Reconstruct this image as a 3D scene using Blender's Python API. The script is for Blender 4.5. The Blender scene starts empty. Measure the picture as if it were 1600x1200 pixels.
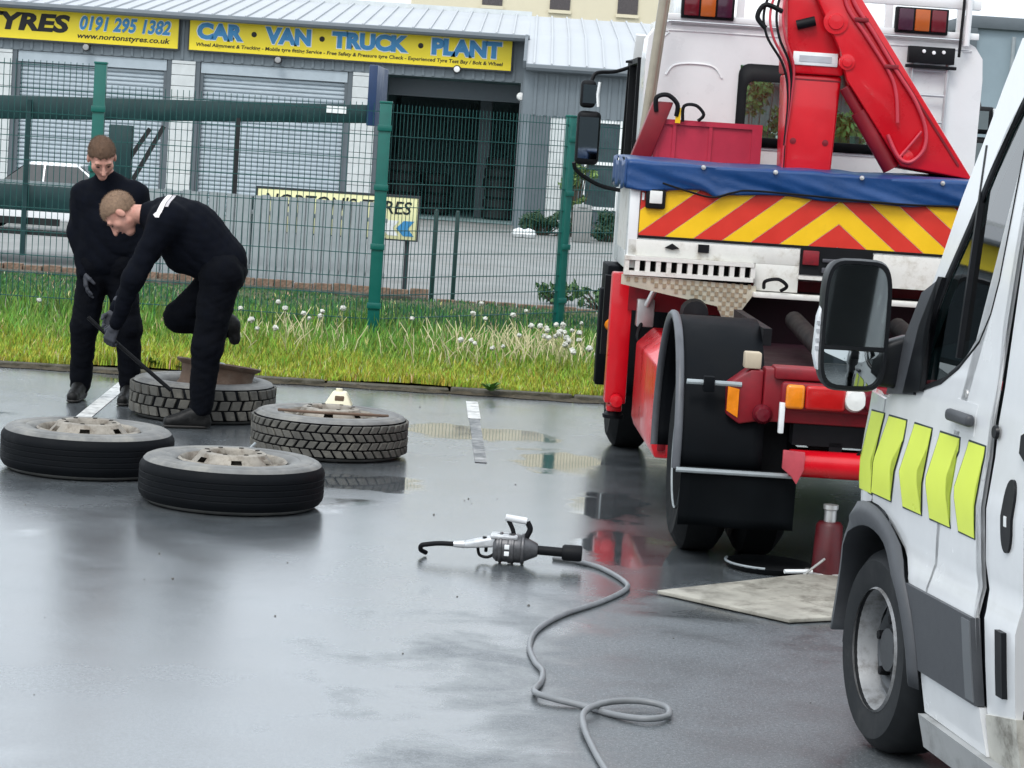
import bpy, bmesh, math, random
import numpy as np
from mathutils import Vector, Matrix
from mathutils.bvhtree import BVHTree

random.seed(7)
PI = math.pi
R = math.radians
scene = bpy.context.scene
COL = scene.collection

# ------------------------------------------------------------------ camera
cam = bpy.data.cameras.new('camera')
cam.sensor_width = 36.0
cam.lens = 36.0 * 3900 / 1600
cam.clip_end = 800
cam.clip_start = 0.1
camo = bpy.data.objects.new('camera', cam)
COL.objects.link(camo)
camo.matrix_world = Matrix.Translation((0, 0, 1.95)) @ Matrix.Rotation(PI / 2 - math.atan(400 / 3900), 4, 'X') @ Matrix.Rotation(R(3.8), 4, 'Z')
scene.camera = camo

# ------------------------------------------------------------------ sky, sun, exposure
SUN_EL, SUN_AZ = 52.0, 200.0           # azimuth clockwise from +Y
world = bpy.data.worlds.new('World')
scene.world = world
world.use_nodes = True
wn, wl = world.node_tree.nodes, world.node_tree.links
wn.clear()
sky = wn.new('ShaderNodeTexSky')
sky.sky_type = 'NISHITA'
sky.sun_disc = False
sky.sun_elevation = R(SUN_EL)
sky.sun_rotation = R(SUN_AZ)
sky.air_density = 1.0
sky.dust_density = 4.0
sky.ozone_density = 1.0
hs = wn.new('ShaderNodeHueSaturation')
hs.inputs['Saturation'].default_value = 0.28
mx = wn.new('ShaderNodeMix'); mx.data_type = 'RGBA'
mx.inputs[0].default_value = 0.75
mx.inputs[7].default_value = (8.4, 9.2, 10.0, 1)      # even cloud layer
bg = wn.new('ShaderNodeBackground')
bg.inputs['Strength'].default_value = 0.135
wo = wn.new('ShaderNodeOutputWorld')
wl.new(sky.outputs[0], hs.inputs['Color'])
wl.new(hs.outputs[0], mx.inputs[6])
wl.new(mx.outputs[2], bg.inputs['Color'])
wl.new(bg.outputs[0], wo.inputs['Surface'])

sun = bpy.data.lights.new('sun', 'SUN')
sun.energy = 1.0
sun.angle = R(20)
sun.color = (1.0, 0.97, 0.93)
suno = bpy.data.objects.new('sun', sun)
COL.objects.link(suno)
suno.rotation_euler = (R(90 - SUN_EL), 0, R(180 - SUN_AZ + 0))
_d = Vector((math.sin(R(SUN_AZ)) * math.cos(R(SUN_EL)), math.cos(R(SUN_AZ)) * math.cos(R(SUN_EL)), math.sin(R(SUN_EL))))
suno.rotation_euler = _d.to_track_quat('Z', 'Y').to_euler()

vs = scene.view_settings
vs.view_transform = 'Standard'
vs.look = 'None'
vs.exposure = 0.5
vs.gamma = 1.0
vs.use_curve_mapping = False
scene.cycles.max_bounces = 8
scene.cycles.use_denoising = True
scene.cycles.sample_clamp_indirect = 6

# ------------------------------------------------------------------ materials
MATS = {}
def mat(name, col, rough=0.5, metal=0.0, var=0.12, scale=6.0, bump=0.0, bscale=60.0, dirt=0.0, dcol=(0.06, 0.05, 0.04),
        dscale=3.0, coat=0.0, spec=0.5, rvar=0.1, attr=None, coord='Object', trans=0.0, sheen=0.0, ior=1.45, alpha=1.0):
    if name in MATS: return MATS[name]
    m = bpy.data.materials.new(name); m.use_nodes = True
    nt = m.node_tree; n, l = nt.nodes, nt.links
    b = n['Principled BSDF']
    tc = n.new('ShaderNodeTexCoord')
    vec = tc.outputs[coord]
    nz = n.new('ShaderNodeTexNoise'); nz.inputs['Scale'].default_value = scale; nz.inputs['Detail'].default_value = 6
    nz.inputs['Roughness'].default_value = 0.6
    l.new(vec, nz.inputs['Vector'])
    mr = n.new('ShaderNodeMapRange')
    mr.inputs[1].default_value = 0.3; mr.inputs[2].default_value = 0.7
    mr.inputs[3].default_value = 1 - var; mr.inputs[4].default_value = 1 + var
    l.new(nz.outputs[0], mr.inputs[0])
    sc = n.new('ShaderNodeVectorMath'); sc.operation = 'SCALE'
    if attr:
        a = n.new('ShaderNodeAttribute'); a.attribute_name = attr
        l.new(a.outputs['Color'], sc.inputs[0])
    else:
        sc.inputs[0].default_value = col
    l.new(mr.outputs[0], sc.inputs['Scale'])
    out = sc.outputs[0]
    r2 = n.new('ShaderNodeMapRange'); r2.inputs[1].default_value = 0.3; r2.inputs[2].default_value = 0.7
    r2.inputs[3].default_value = max(0.0, rough - rvar); r2.inputs[4].default_value = min(1.0, rough + rvar)
    l.new(nz.outputs[0], r2.inputs[0])
    ro = r2.outputs[0]
    if dirt > 0:
        dn = n.new('ShaderNodeTexNoise'); dn.inputs['Scale'].default_value = dscale; dn.inputs['Detail'].default_value = 9
        dn.inputs['Roughness'].default_value = 0.72
        l.new(vec, dn.inputs['Vector'])
        dr = n.new('ShaderNodeMapRange'); dr.interpolation_type = 'SMOOTHSTEP'
        dr.inputs[1].default_value = 0.62 - dirt * 0.3; dr.inputs[2].default_value = 0.78 - dirt * 0.12
        dr.inputs[3].default_value = 0; dr.inputs[4].default_value = min(1, dirt * 1.6)
        l.new(dn.outputs[0], dr.inputs[0])
        mxx = n.new('ShaderNodeMix'); mxx.data_type = 'RGBA'
        l.new(dr.outputs[0], mxx.inputs[0]); l.new(out, mxx.inputs[6]); mxx.inputs[7].default_value = (*dcol, 1)
        out = mxx.outputs[2]
    l.new(out, b.inputs['Base Color'])
    l.new(ro, b.inputs['Roughness'])
    b.inputs['Metallic'].default_value = metal
    b.inputs['Specular IOR Level'].default_value = spec
    b.inputs['Coat Weight'].default_value = coat
    b.inputs['Coat Roughness'].default_value = 0.08
    b.inputs['IOR'].default_value = ior
    b.inputs['Transmission Weight'].default_value = trans
    b.inputs['Alpha'].default_value = alpha
    if sheen:
        b.inputs['Sheen Weight'].default_value = sheen
    if bump > 0:
        bn = n.new('ShaderNodeTexNoise'); bn.inputs['Scale'].default_value = bscale; bn.inputs['Detail'].default_value = 4
        l.new(vec, bn.inputs['Vector'])
        bp = n.new('ShaderNodeBump'); bp.inputs['Strength'].default_value = 1.0; bp.inputs['Distance'].default_value = bump
        l.new(bn.outputs[0], bp.inputs['Height'])
        l.new(bp.outputs[0], b.inputs['Normal'])
    MATS[name] = m
    return m

def asphalt_mat():
    m = bpy.data.materials.new('wet_asphalt'); m.use_nodes = True
    n, l = m.node_tree.nodes, m.node_tree.links
    b = n['Principled BSDF']
    tc = n.new('ShaderNodeTexCoord'); vec = tc.outputs['Object']
    def noise(s, d=5, r=0.6, w=0.0):
        x = n.new('ShaderNodeTexNoise'); x.inputs['Scale'].default_value = s; x.inputs['Detail'].default_value = d
        x.inputs['Roughness'].default_value = r; x.inputs['Distortion'].default_value = w
        l.new(vec, x.inputs['Vector']); return x.outputs[0]
    def rng(src, a, b_, c, d, smooth=True):
        x = n.new('ShaderNodeMapRange')
        if smooth: x.interpolation_type = 'SMOOTHSTEP'
        for i, v in enumerate((a, b_, c, d)): x.inputs[i + 1].default_value = v
        l.new(src, x.inputs[0]); return x.outputs[0]
    def math_(op, a, b_):
        x = n.new('ShaderNodeMath'); x.operation = op
        for i, v in enumerate((a, b_)):
            if isinstance(v, (int, float)): x.inputs[i].default_value = v
            else: l.new(v, x.inputs[i])
        return x.outputs[0]
    big = noise(0.55, 4, 0.55, 0.6)
    mid = noise(2.6, 6, 0.62, 0.3)
    fine = noise(190, 3, 0.7)
    grit = noise(60, 4, 0.7)
    pud = rng(big, 0.62, 0.70, 0, 1)                # standing water
    sep = n.new('ShaderNodeSeparateXYZ'); l.new(vec, sep.inputs[0])
    def spot(cx, cy, a, b_, lo, hi, wob):
        dx = math_('DIVIDE', math_('SUBTRACT', sep.outputs[0], cx), a); dy = math_('DIVIDE', math_('SUBTRACT', sep.outputs[1], cy), b_)
        d = math_('SQRT', math_('ADD', math_('MULTIPLY', dx, dx), math_('MULTIPLY', dy, dy)), 0)
        return rng(math_('ADD', d, math_('MULTIPLY', math_('SUBTRACT', mid, .5), wob)), lo, hi, 1, 0)
    for c in ((.62, 11.75, .24, .50), (.28, 14.7, .30, .45), (-.80, 13.3, .34, .28), (.55, 13.0, .22, .5), (-.2, 15.8, .5, .4)):
        pud = math_('MAXIMUM', pud, spot(*c, .75, 1.1, 2.6))
    dry = spot(1.15, 8.6, 1.25, 1.9, .55, 1.35, 2.2)
    film = rng(math_('ADD', math_('MULTIPLY', big, 0.55), math_('MULTIPLY', mid, 0.45)), 0.30, 0.66, 0.2, 1)   # damp film
    base = n.new('ShaderNodeMix'); base.data_type = 'RGBA'
    l.new(rng(math_('ADD', math_('MULTIPLY', grit, .5), math_('MULTIPLY', fine, .5)), 0.38, 0.64, 0, 1), base.inputs[0])
    base.inputs[6].default_value = (0.042, 0.050, 0.056, 1); base.inputs[7].default_value = (0.145, 0.162, 0.175, 1)
    bm2 = n.new('ShaderNodeMix'); bm2.data_type = 'RGBA'
    l.new(rng(mid, 0.36, 0.66, 0.0, 0.55), bm2.inputs[0]); l.new(base.outputs[2], bm2.inputs[6]); bm2.inputs[7].default_value = (0.036, 0.040, 0.043, 1)
    spk = n.new('ShaderNodeMix'); spk.data_type = 'RGBA'
    l.new(math_('MULTIPLY', rng(noise(95, 2, .8), .56, .66, 0, 1), math_('ADD', .38, math_('MULTIPLY', dry, .4))), spk.inputs[0]); l.new(bm2.outputs[2], spk.inputs[6]); spk.inputs[7].default_value = (.25, .26, .26, 1)
    l.new(spk.outputs[2], b.inputs['Base Color'])
    rough = math_('SUBTRACT', rng(film, 0, 1, 0.31, 0.22), math_('MULTIPLY', pud, 0.17))
    rough = math_('ADD', rough, math_('MULTIPLY', dry, .20))
    l.new(math_('ADD', .24, math_('SUBTRACT', math_('MULTIPLY', dry, .3), math_('MULTIPLY', pud, .20))), b.inputs['Coat Roughness'])
    l.new(math_('SUBTRACT', .75, math_('MULTIPLY', dry, .5)), b.inputs['Coat Weight'])
    l.new(rough, b.inputs['Roughness'])
    b.inputs['IOR'].default_value = 1.45
    b.inputs['Specular IOR Level'].default_value = 1.0
    b.inputs['Coat IOR'].default_value = 1.34
    hgt = math_('ADD', math_('MULTIPLY', fine, 0.5), math_('MULTIPLY', grit, 0.7))
    hgt = math_('MULTIPLY', hgt, math_('ADD', 1, math_('MULTIPLY', dry, 2.5)))
    amp = math_('MULTIPLY', math_('SUBTRACT', 1.0, math_('MULTIPLY', pud, 0.97)), rng(film, 0, 1, 1.0, 0.45))
    bp = n.new('ShaderNodeBump'); bp.inputs['Distance'].default_value = 0.00042
    l.new(amp, bp.inputs['Strength']); l.new(hgt, bp.inputs['Height'])
    bp2 = n.new('ShaderNodeBump'); bp2.inputs['Distance'].default_value = 0.006; bp2.inputs['Strength'].default_value = 0.25
    l.new(mid, bp2.inputs['Height']); l.new(bp.outputs[0], bp2.inputs['Normal'])
    l.new(bp2.outputs[0], b.inputs['Normal'])
    return m

def glass_mat(name, col, rough=0.02, gain=1.25, add=0.08):
    m = bpy.data.materials.new(name); m.use_nodes = True
    n, l = m.node_tree.nodes, m.node_tree.links
    n.remove(n['Principled BSDF'])
    g = n.new('ShaderNodeBsdfGlossy'); g.inputs['Roughness'].default_value = rough
    t = n.new('ShaderNodeBsdfTransparent'); t.inputs['Color'].default_value = (*col, 1)
    f = n.new('ShaderNodeFresnel'); f.inputs['IOR'].default_value = 1.5
    x = n.new('ShaderNodeMixShader')
    mm = n.new('ShaderNodeMath'); mm.operation = 'MULTIPLY_ADD'; mm.use_clamp = True; mm.inputs[1].default_value = gain; mm.inputs[2].default_value = add
    l.new(f.outputs[0], mm.inputs[0]); l.new(mm.outputs[0], x.inputs[0]); l.new(t.outputs[0], x.inputs[1]); l.new(g.outputs[0], x.inputs[2])
    l.new(x.outputs[0], n['Material Output'].inputs['Surface'])
    return m

# ------------------------------------------------------------------ mesh builder
class MB:
    def __init__(s): s.v = []; s.f = []; s.mi = []
    def add(s, vs_, fs, m=0):
        o = len(s.v); s.v += [tuple(v) for v in vs_]
        for f in fs: s.f.append(tuple(i + o for i in f)); s.mi.append(m)
        return s
    def hexa(s, p, m=0):
        return s.add(p, [(0, 3, 2, 1), (4, 5, 6, 7), (0, 1, 5, 4), (1, 2, 6, 5), (2, 3, 7, 6), (3, 0, 4, 7)], m)
    def box(s, a, b, m=0):
        (x0, y0, z0), (x1, y1, z1) = a, b
        return s.hexa([(x0, y0, z0), (x1, y0, z0), (x1, y1, z0), (x0, y1, z0), (x0, y0, z1), (x1, y0, z1), (x1, y1, z1), (x0, y1, z1)], m)
    def bar(s, a, b, w, h, m=0, up=(0, 0, 1)):
        a, b = Vector(a), Vector(b); d = (b - a).normalized(); u = Vector(up)
        if abs(d.dot(u)) > 0.98: u = Vector((0, 1, 0))
        x = d.cross(u).normalized() * w / 2; z = x.cross(d).normalized() * h / 2
        return s.hexa([a - x - z, a + x - z, b + x - z, b - x - z, a - x + z, a + x + z, b + x + z, b - x + z], m)
    def prism(s, poly, axis, lo, hi, m=0):
        n = len(poly)
        def P(p, t):
            return {'x': (t, p[0], p[1]), 'y': (p[0], t, p[1]), 'z': (p[0], p[1], t)}[axis]
        v = [P(p, lo) for p in poly] + [P(p, hi) for p in poly]
        fs = [tuple(range(n - 1, -1, -1)), tuple(range(n, 2 * n))] + [(i, (i + 1) % n, n + (i + 1) % n, n + i) for i in range(n)]
        return s.add(v, fs, m)
    def tube(s, path, r, n=10, cap=True, closed=False, m=0):
        P = [Vector(p) for p in path]; L = len(P)
        rr = r if isinstance(r, (list, tuple)) else [r] * L
        ref = None; rings = []
        for i, p in enumerate(P):
            if closed: d = (P[(i + 1) % L] - P[i - 1]).normalized()
            else: d = (P[min(i + 1, L - 1)] - P[max(i - 1, 0)]).normalized()
            if ref is None:
                ref = d.orthogonal().normalized()
            ref = (ref - d * ref.dot(d)).normalized(); e = d.cross(ref)
            rings.append([p + (ref * math.cos(2 * PI * k / n) + e * math.sin(2 * PI * k / n)) * rr[i] for k in range(n)])
        v = [q for g in rings for q in g]; fs = []
        for i in range(L if closed else L - 1):
            a, b = i * n, ((i + 1) % L) * n
            for k in range(n): fs.append((a + k, a + (k + 1) % n, b + (k + 1) % n, b + k))
        if cap and not closed:
            fs.append(tuple(range(n - 1, -1, -1))); fs.append(tuple((L - 1) * n + k for k in range(n)))
        return s.add(v, fs, m)
    def lathe(s, prof, n=32, c=(0, 0, 0), axis='z', a0=0, a1=2 * PI, skip=None, m=0, closed=False):
        full = abs(a1 - a0 - 2 * PI) < 1e-6; cols = n if full else n + 1; L = len(prof); v = []
        for k in range(cols):
            t = a0 + (a1 - a0) * k / n
            for r, h in prof:
                x, y, z = r * math.cos(t), r * math.sin(t), h
                if axis == 'x': x, y, z = h, x, y
                elif axis == 'y': x, y, z = y, h, x
                v.append((x + c[0], y + c[1], z + c[2]))
        fs = []
        for k in range(n):
            k2 = (k + 1) % cols
            for i in range(L if closed else L - 1):
                if skip and skip(k, i): continue
                j = (i + 1) % L
                fs.append((k * L + i, k2 * L + i, k2 * L + j, k * L + j))
        return s.add(v, fs, m)
    def disc(s, c, r, n=24, axis='z', m=0):
        v = []
        for k in range(n):
            a, b = r * math.cos(2 * PI * k / n), r * math.sin(2 * PI * k / n)
            v.append({'z': (c[0] + a, c[1] + b, c[2]), 'x': (c[0], c[1] + a, c[2] + b), 'y': (c[0] + a, c[1], c[2] + b)}[axis])
        return s.add(v, [tuple(range(n))], m)
    def grid(s, fn, nu, nv, m=0):
        v = [fn(i / nu, j / nv) for j in range(nv + 1) for i in range(nu + 1)]
        return s.add(v, [(j * (nu + 1) + i, j * (nu + 1) + i + 1, (j + 1) * (nu + 1) + i + 1, (j + 1) * (nu + 1) + i) for j in range(nv) for i in range(nu)], m)
    def xf(s, M):
        s.v = [tuple(M @ Vector(v)) for v in s.v]; return s
    def mesh(s, name, mats, bevel=0.0, seg=2, smooth=True, angle=38, solid=0.0):
        me = bpy.data.meshes.new(name)
        me.from_pydata(s.v, [], s.f)
        if not isinstance(mats, (list, tuple)): mats = [mats]
        for m in mats: me.materials.append(m)
        me.polygons.foreach_set('material_index', s.mi)
        bm = bmesh.new(); bm.from_mesh(me)
        bmesh.ops.recalc_face_normals(bm, faces=bm.faces)
        if bevel > 0:
            es = [e for e in bm.edges if len(e.link_faces) == 2 and e.calc_face_angle(0) > R(30)]
            bmesh.ops.bevel(bm, geom=es, offset=bevel, segments=seg, profile=0.5, affect='EDGES', clamp_overlap=True)
        for f in bm.faces: f.smooth = smooth
        if smooth:
            for e in bm.edges:
                if len(e.link_faces) == 2 and e.calc_face_angle(0) > R(angle): e.smooth = False
        bm.to_mesh(me); bm.free(); me.update()
        return me
    def build(s, name, mats, parent=None, **k):
        solid = k.pop('solid', 0.0)
        o = bpy.data.objects.new(name, s.mesh(name, mats, **k)); COL.objects.link(o)
        if parent: o.parent = parent
        if solid:
            md = o.modifiers.new('solid', 'SOLIDIFY'); md.thickness = solid; md.offset = -1
        return o

def empty(name, loc=(0, 0, 0), rz=0.0):
    o = bpy.data.objects.new(name, None); COL.objects.link(o)
    o.location = loc; o.rotation_euler = (0, 0, rz); o.empty_display_size = 0.2
    return o
def tag(o, label, cat, group=None):
    o['label'] = label; o['category'] = cat
    if group: o['group'] = group
    return o
def struct(o): o['kind'] = 'structure'; return o
def stuff(o): o['kind'] = 'stuff'; return o
def place(o, loc, rz=0):
    o.location = loc; o.rotation_euler = (0, 0, rz); return o
def link_copy(o, parent=None):
    c = o.copy(); COL.objects.link(c); c.parent = parent; return c
def copy_tree(o, parent=None):
    c = link_copy(o, parent)
    for ch in list(o.children): copy_tree(ch, c)
    return c

def catmull(pts, sub=8):
    P = [Vector(p) for p in pts]; out = []
    for i in range(len(P) - 1):
        p0, p1, p2, p3 = P[max(i - 1, 0)], P[i], P[i + 1], P[min(i + 2, len(P) - 1)]
        for k in range(sub):
            t = k / sub
            out.append(0.5 * ((2 * p1) + (p2 - p0) * t + (2 * p0 - 5 * p1 + 4 * p2 - p3) * t * t + (3 * p1 - p0 - 3 * p2 + p3) * t ** 3))
    out.append(P[-1]); return out

def clip(poly, a, b, c):               # keep a*x + b*z <= c
    out = []
    for i in range(len(poly)):
        p, q = poly[i], poly[(i + 1) % len(poly)]
        dp, dq = a * p[0] + b * p[1] - c, a * q[0] + b * q[1] - c
        if dp <= 0: out.append(p)
        if (dp < 0 < dq) or (dq < 0 < dp):
            t = dp / (dp - dq); out.append((p[0] + t * (q[0] - p[0]), p[1] + t * (q[1] - p[1])))
    return out

def lettering(txt, name, material, parent, x0, x1, z0, z1, y, depth=0.004, bold=0.0, shear=0.0, mapf=None):
    """flat letters filling the box x0..x1, z0..z1 on a board that faces -Y; mapf places them on other planes"""
    cu = bpy.data.curves.new(name, 'FONT'); cu.body = txt; cu.fill_mode = 'BOTH'; cu.offset = bold; cu.shear = shear
    cu.resolution_u = 3; cu.extrude = 0.01
    o = bpy.data.objects.new(name, cu)
    me = bpy.data.meshes.new_from_object(o)
    bpy.data.objects.remove(o)
    co = np.empty(len(me.vertices) * 3); me.vertices.foreach_get('co', co); co = co.reshape(-1, 3)
    lo, hi = co.min(0), co.max(0)
    u = (co[:, 0] - lo[0]) / (hi[0] - lo[0]); w = (co[:, 1] - lo[1]) / (hi[1] - lo[1]); t = (co[:, 2] - lo[2]) / (hi[2] - lo[2])
    X = x0 + (x1 - x0) * u; Z = z0 + (z1 - z0) * w; Y = y - depth * t
    new = np.stack([X, Y, Z], 1)
    if mapf: new = np.array([mapf(*p) for p in new])
    me.vertices.foreach_set('co', new.astype(np.float32).ravel()); me.materials.clear(); me.materials.append(material); me.update()
    ob = bpy.data.objects.new(name, me); COL.objects.link(ob); ob.parent = parent
    return ob

# ------------------------------------------------------------------ blended-volume surfaces (bodies, clothes)
def rc(a, b, ra, rb): return ('c', np.array(a, float), np.array(b, float), ra, rb)
def el(c, r, ax=None): return ('e', np.array(c, float), np.array(r, float), np.eye(3) if ax is None else np.array(ax, float))
def _dist(p, X):
    if p[0] == 'c':
        a, b, ra, rb = p[1:]
        ba = b - a; l2 = max(ba @ ba, 1e-9)
        pa = X - a.astype(np.float32)
        t = np.clip((pa @ ba.astype(np.float32)) / l2, 0, 1)
        q = pa - t[..., None] * ba.astype(np.float32)
        return np.sqrt((q * q).sum(-1)) - (ra + (rb - ra) * t)
    c, r, ax = p[1:]
    q = (X - c.astype(np.float32)) @ ax.T.astype(np.float32)
    k0 = np.sqrt(((q / r.astype(np.float32)) ** 2).sum(-1)); k1 = np.sqrt(((q / (r * r).astype(np.float32)) ** 2).sum(-1))
    return k0 * (k0 - 1) / np.maximum(k1, 1e-6)
def _bounds(p):
    if p[0] == 'c':
        m = max(p[3], p[4]); return np.minimum(p[1], p[2]) - m, np.maximum(p[1], p[2]) + m
    m = p[2].max(); return p[1] - m, p[1] + m
def blob(name, prims, material, parent=None, vox=0.008, k=0.03, wr=0.0, wf=22.0, carve=(), seed=0, cut=None):
    B = [_bounds(p) for p in prims]
    lo = np.min([b[0] for b in B], 0) - 0.03 - wr; hi = np.max([b[1] for b in B], 0) + 0.03 + wr
    n = np.ceil((hi - lo) / vox).astype(int) + 2
    D = np.full(n, 0.2, np.float32)
    ax = [(lo[i] + np.arange(n[i]) * vox).astype(np.float32) for i in range(3)]
    def block(b, mg):
        i0 = np.maximum(((b[0] - mg - lo) / vox).astype(int), 0); i1 = np.minimum(((b[1] + mg - lo) / vox).astype(int) + 2, n)
        sl = tuple(slice(i0[i], i1[i]) for i in range(3))
        return sl, np.stack(np.meshgrid(*[ax[i][sl[i]] for i in range(3)], indexing='ij'), -1)
    for p, b in zip(prims, B):
        sl, X = block(b, k + 3 * vox + wr)
        d = _dist(p, X); c = D[sl]
        h = np.maximum(k - np.abs(d - c), 0) / k
        D[sl] = np.minimum(d, c) - h * h * k * 0.25
    if wr > 0:
        X, Y, Z = np.meshgrid(*ax, indexing='ij', sparse=True)
        s = seed
        rw_ = np.random.default_rng(int(s * 100) + 3)
        wx = .9 * np.sin(wf * .45 * (X + .7 * Z) + s) + .8 * np.sin(wf * .5 * (Y - .6 * Z) + 2 * s)
        for q in range(7):
            k3 = rw_.normal(size=3); k3 /= np.linalg.norm(k3); k3[2] *= 1.3; ff = wf * (0.55 + .28 * q)
            wv = np.sin(ff * (k3[0] * X + k3[1] * Y + k3[2] * Z) + 1.6 * wx + q * 1.9)
            D += (wr * .75 / (1 + .35 * q) * (1 - 2 * np.abs(wv)) * (.6 + .4 * np.sin(wf * .3 * (Z + X) + q))).astype(np.float32)
    for p in carve:
        sl, X = block(_bounds(p), 0.03); D[sl] = np.maximum(D[sl], -_dist(p, X))
    if cut is not None:
        X = np.stack(np.meshgrid(*ax, indexing='ij'), -1); D = np.maximum(D, cut(X))
    S = D < 0
    c = [S[i:n[0] - 1 + i, j:n[1] - 1 + j, q:n[2] - 1 + q] for i in (0, 1) for j in (0, 1) for q in (0, 1)]
    cnt = sum(x.astype(np.int8) for x in c)
    idx = np.argwhere((cnt > 0) & (cnt < 8))
    vid = -np.ones(n, np.int64); vid[idx[:, 0], idx[:, 1], idx[:, 2]] = np.arange(len(idx))
    acc = np.zeros((len(idx), 3)); num = np.zeros(len(idx))
    off = [(i, j, q) for i in (0, 1) for j in (0, 1) for q in (0, 1)]
    for a in off:
        for d in range(3):
            if a[d]: continue
            b = list(a); b[d] = 1
            ia = idx + np.array(a); ib = idx + np.array(b)
            da = D[ia[:, 0], ia[:, 1], ia[:, 2]]; db = D[ib[:, 0], ib[:, 1], ib[:, 2]]
            cr = (da < 0) != (db < 0)
            t = np.where(cr, da / np.where(da - db == 0, 1, da - db), 0)
            pos = np.array(a) + t[:, None] * (np.array(b) - np.array(a))
            acc += np.where(cr[:, None], pos, 0); num += cr
    V = lo + (idx + acc / num[:, None]) * vox
    F = []
    for d in range(3):
        e, g = [(1, 2), (2, 0), (0, 1)][d]
        s0 = [slice(1, None)] * 3; s0[d] = slice(0, n[d] - 1); s1 = list(s0); s1[d] = slice(1, n[d])
        A, Bq = S[tuple(s0)], S[tuple(s1)]
        w = np.argwhere(A != Bq)
        if not len(w): continue
        st = A[w[:, 0], w[:, 1], w[:, 2]]
        w = w + np.array([0 if i == d else 1 for i in range(3)])
        def g_(de, dg):
            q = w.copy(); q[:, e] -= de; q[:, g] -= dg
            return vid[q[:, 0], q[:, 1], q[:, 2]]
        quad = np.stack([g_(1, 1), g_(0, 1), g_(0, 0), g_(1, 0)], 1)
        quad[~st] = quad[~st][:, ::-1]
        F.append(quad)
    F = np.concatenate(F); F = F[(F >= 0).all(1)]
    me = bpy.data.meshes.new(name); me.from_pydata(V.tolist(), [], F.tolist()); me.materials.append(material)
    me.polygons.foreach_set('use_smooth', [True] * len(me.polygons)); me.update()
    o = bpy.data.objects.new(name, me); COL.objects.link(o)
    if parent: o.parent = parent
    return o

# ================================================================== the setting
M_asphalt = asphalt_mat()
M_concrete = mat('yard_concrete', (0.235, 0.24, 0.235), 0.75, var=0.18, scale=1.5, dirt=0.5, dcol=(0.17, 0.165, 0.15), dscale=0.9, bump=0.003, bscale=30)
M_soil = mat('verge_soil', (0.07, 0.075, 0.03), 0.95, var=0.4, scale=8, bump=0.02, bscale=20)
M_far = mat('far_ground', (0.12, 0.12, 0.11), 0.9)
M_kerb = mat('kerb_concrete', (0.10, 0.092, 0.075), 0.85, var=0.45, scale=5, bump=0.02, bscale=18, dirt=0.85, dcol=(0.035, 0.032, 0.016), dscale=3)
M_paint = mat('worn_white_paint', (0.62, 0.62, 0.60), 0.5, var=0.15, scale=20, dirt=0.55, dcol=(0.08, 0.08, 0.08), dscale=9, bump=0.002, bscale=120)

struct(MB().add([(-400, -200, -1.0), (400, -200, -1.0), (400, 500, -1.0), (-400, 500, -1.0)], [(0, 1, 2, 3)]).build('ground', M_far))
KX = lambda x: 18.05 + 0.058 * (x + 1.0)            # the kerb line
struct(MB().grid(lambda u, v: (-30 + 60 * u, -14 + (KX(-30 + 60 * u) + 0.05 + 14) * v, 0.0), 30, 16).build('yard_asphalt', M_asphalt))
def yard_z(x, y):
    t = min(1, max(0, (-4.6 - x) / 3.0)) * min(1, max(0, (y - 30) / 7.0))
    return -0.42 * t * t * (3 - 2 * t) - 0.004
struct(MB().grid(lambda u, v: (-40 + 80 * u, 26.6 + 45 * v, yard_z(-40 + 80 * u, 26.6 + 45 * v)), 80, 45).build('far_yard', M_concrete))

def verge_z(x, y):
    k = KX(x); t = min(1, max(0, (y - k - 0.1) / 2.5))
    e = min(1, max(0, (26.7 - y) / 0.8))
    return (0.045 + 0.05 * t + 0.015 * math.sin(x * 3.1 + y * 2.3)) * (0.15 + 0.85 * e)
struct(MB().grid(lambda u, v: (-30 + 60 * u, KX(-30 + 60 * u) + 0.11 + (26.75 - KX(-30 + 60 * u) - 0.11) * v, verge_z(-30 + 60 * u, KX(-30 + 60 * u) + 0.11 + (26.75 - KX(-30 + 60 * u) - 0.11) * v)), 120, 30).build('grass_verge', M_soil))

kerb = struct(empty('kerb', (0, 18.05, 0)))
kw = 0.9
kb = MB().box((-kw / 2 + 0.006, -0.06, -0.05), (kw / 2 - 0.006, 0.06, 0.045)).mesh('kerb_stone', M_kerb, bevel=0.014)
for i in range(-13, 14):
    o = bpy.data.objects.new('kerb_stone', kb); COL.objects.link(o); o.parent = kerb
    x = i * kw
    o.location = (x, KX(x) - 18.05 + random.uniform(-0.012, 0.012), random.uniform(-0.02, 0.006)); o.rotation_euler = (random.uniform(-.03, .03), 0, 0.058 + random.uniform(-.012, .012))

# washed-up soil along the kerb foot
rk = np.random.default_rng(21); mbk = MB()
def soil(u, v):
    x = -9 + 18 * u; e = .06 + .05 * math.sin(x * 3.7) * math.sin(x * 1.3 + 1) + .02 * math.sin(x * 17)
    return (x, KX(x) - .055 - max(.01, e) * (1 - v), .0045 + .022 * v * (.6 + .4 * math.sin(x * 9 + 2 * math.sin(x * 23))) + rk.uniform(0, .006) * v)
ks_ = stuff(mbk.grid(soil, 420, 4).build('kerb_soil', mat('washed_soil', (.055, .045, .028), .95, var=.5, scale=22, bump=.01, bscale=60))); tag(ks_, 'dark soil and moss washed up along the foot of the kerb', 'soil')

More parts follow.
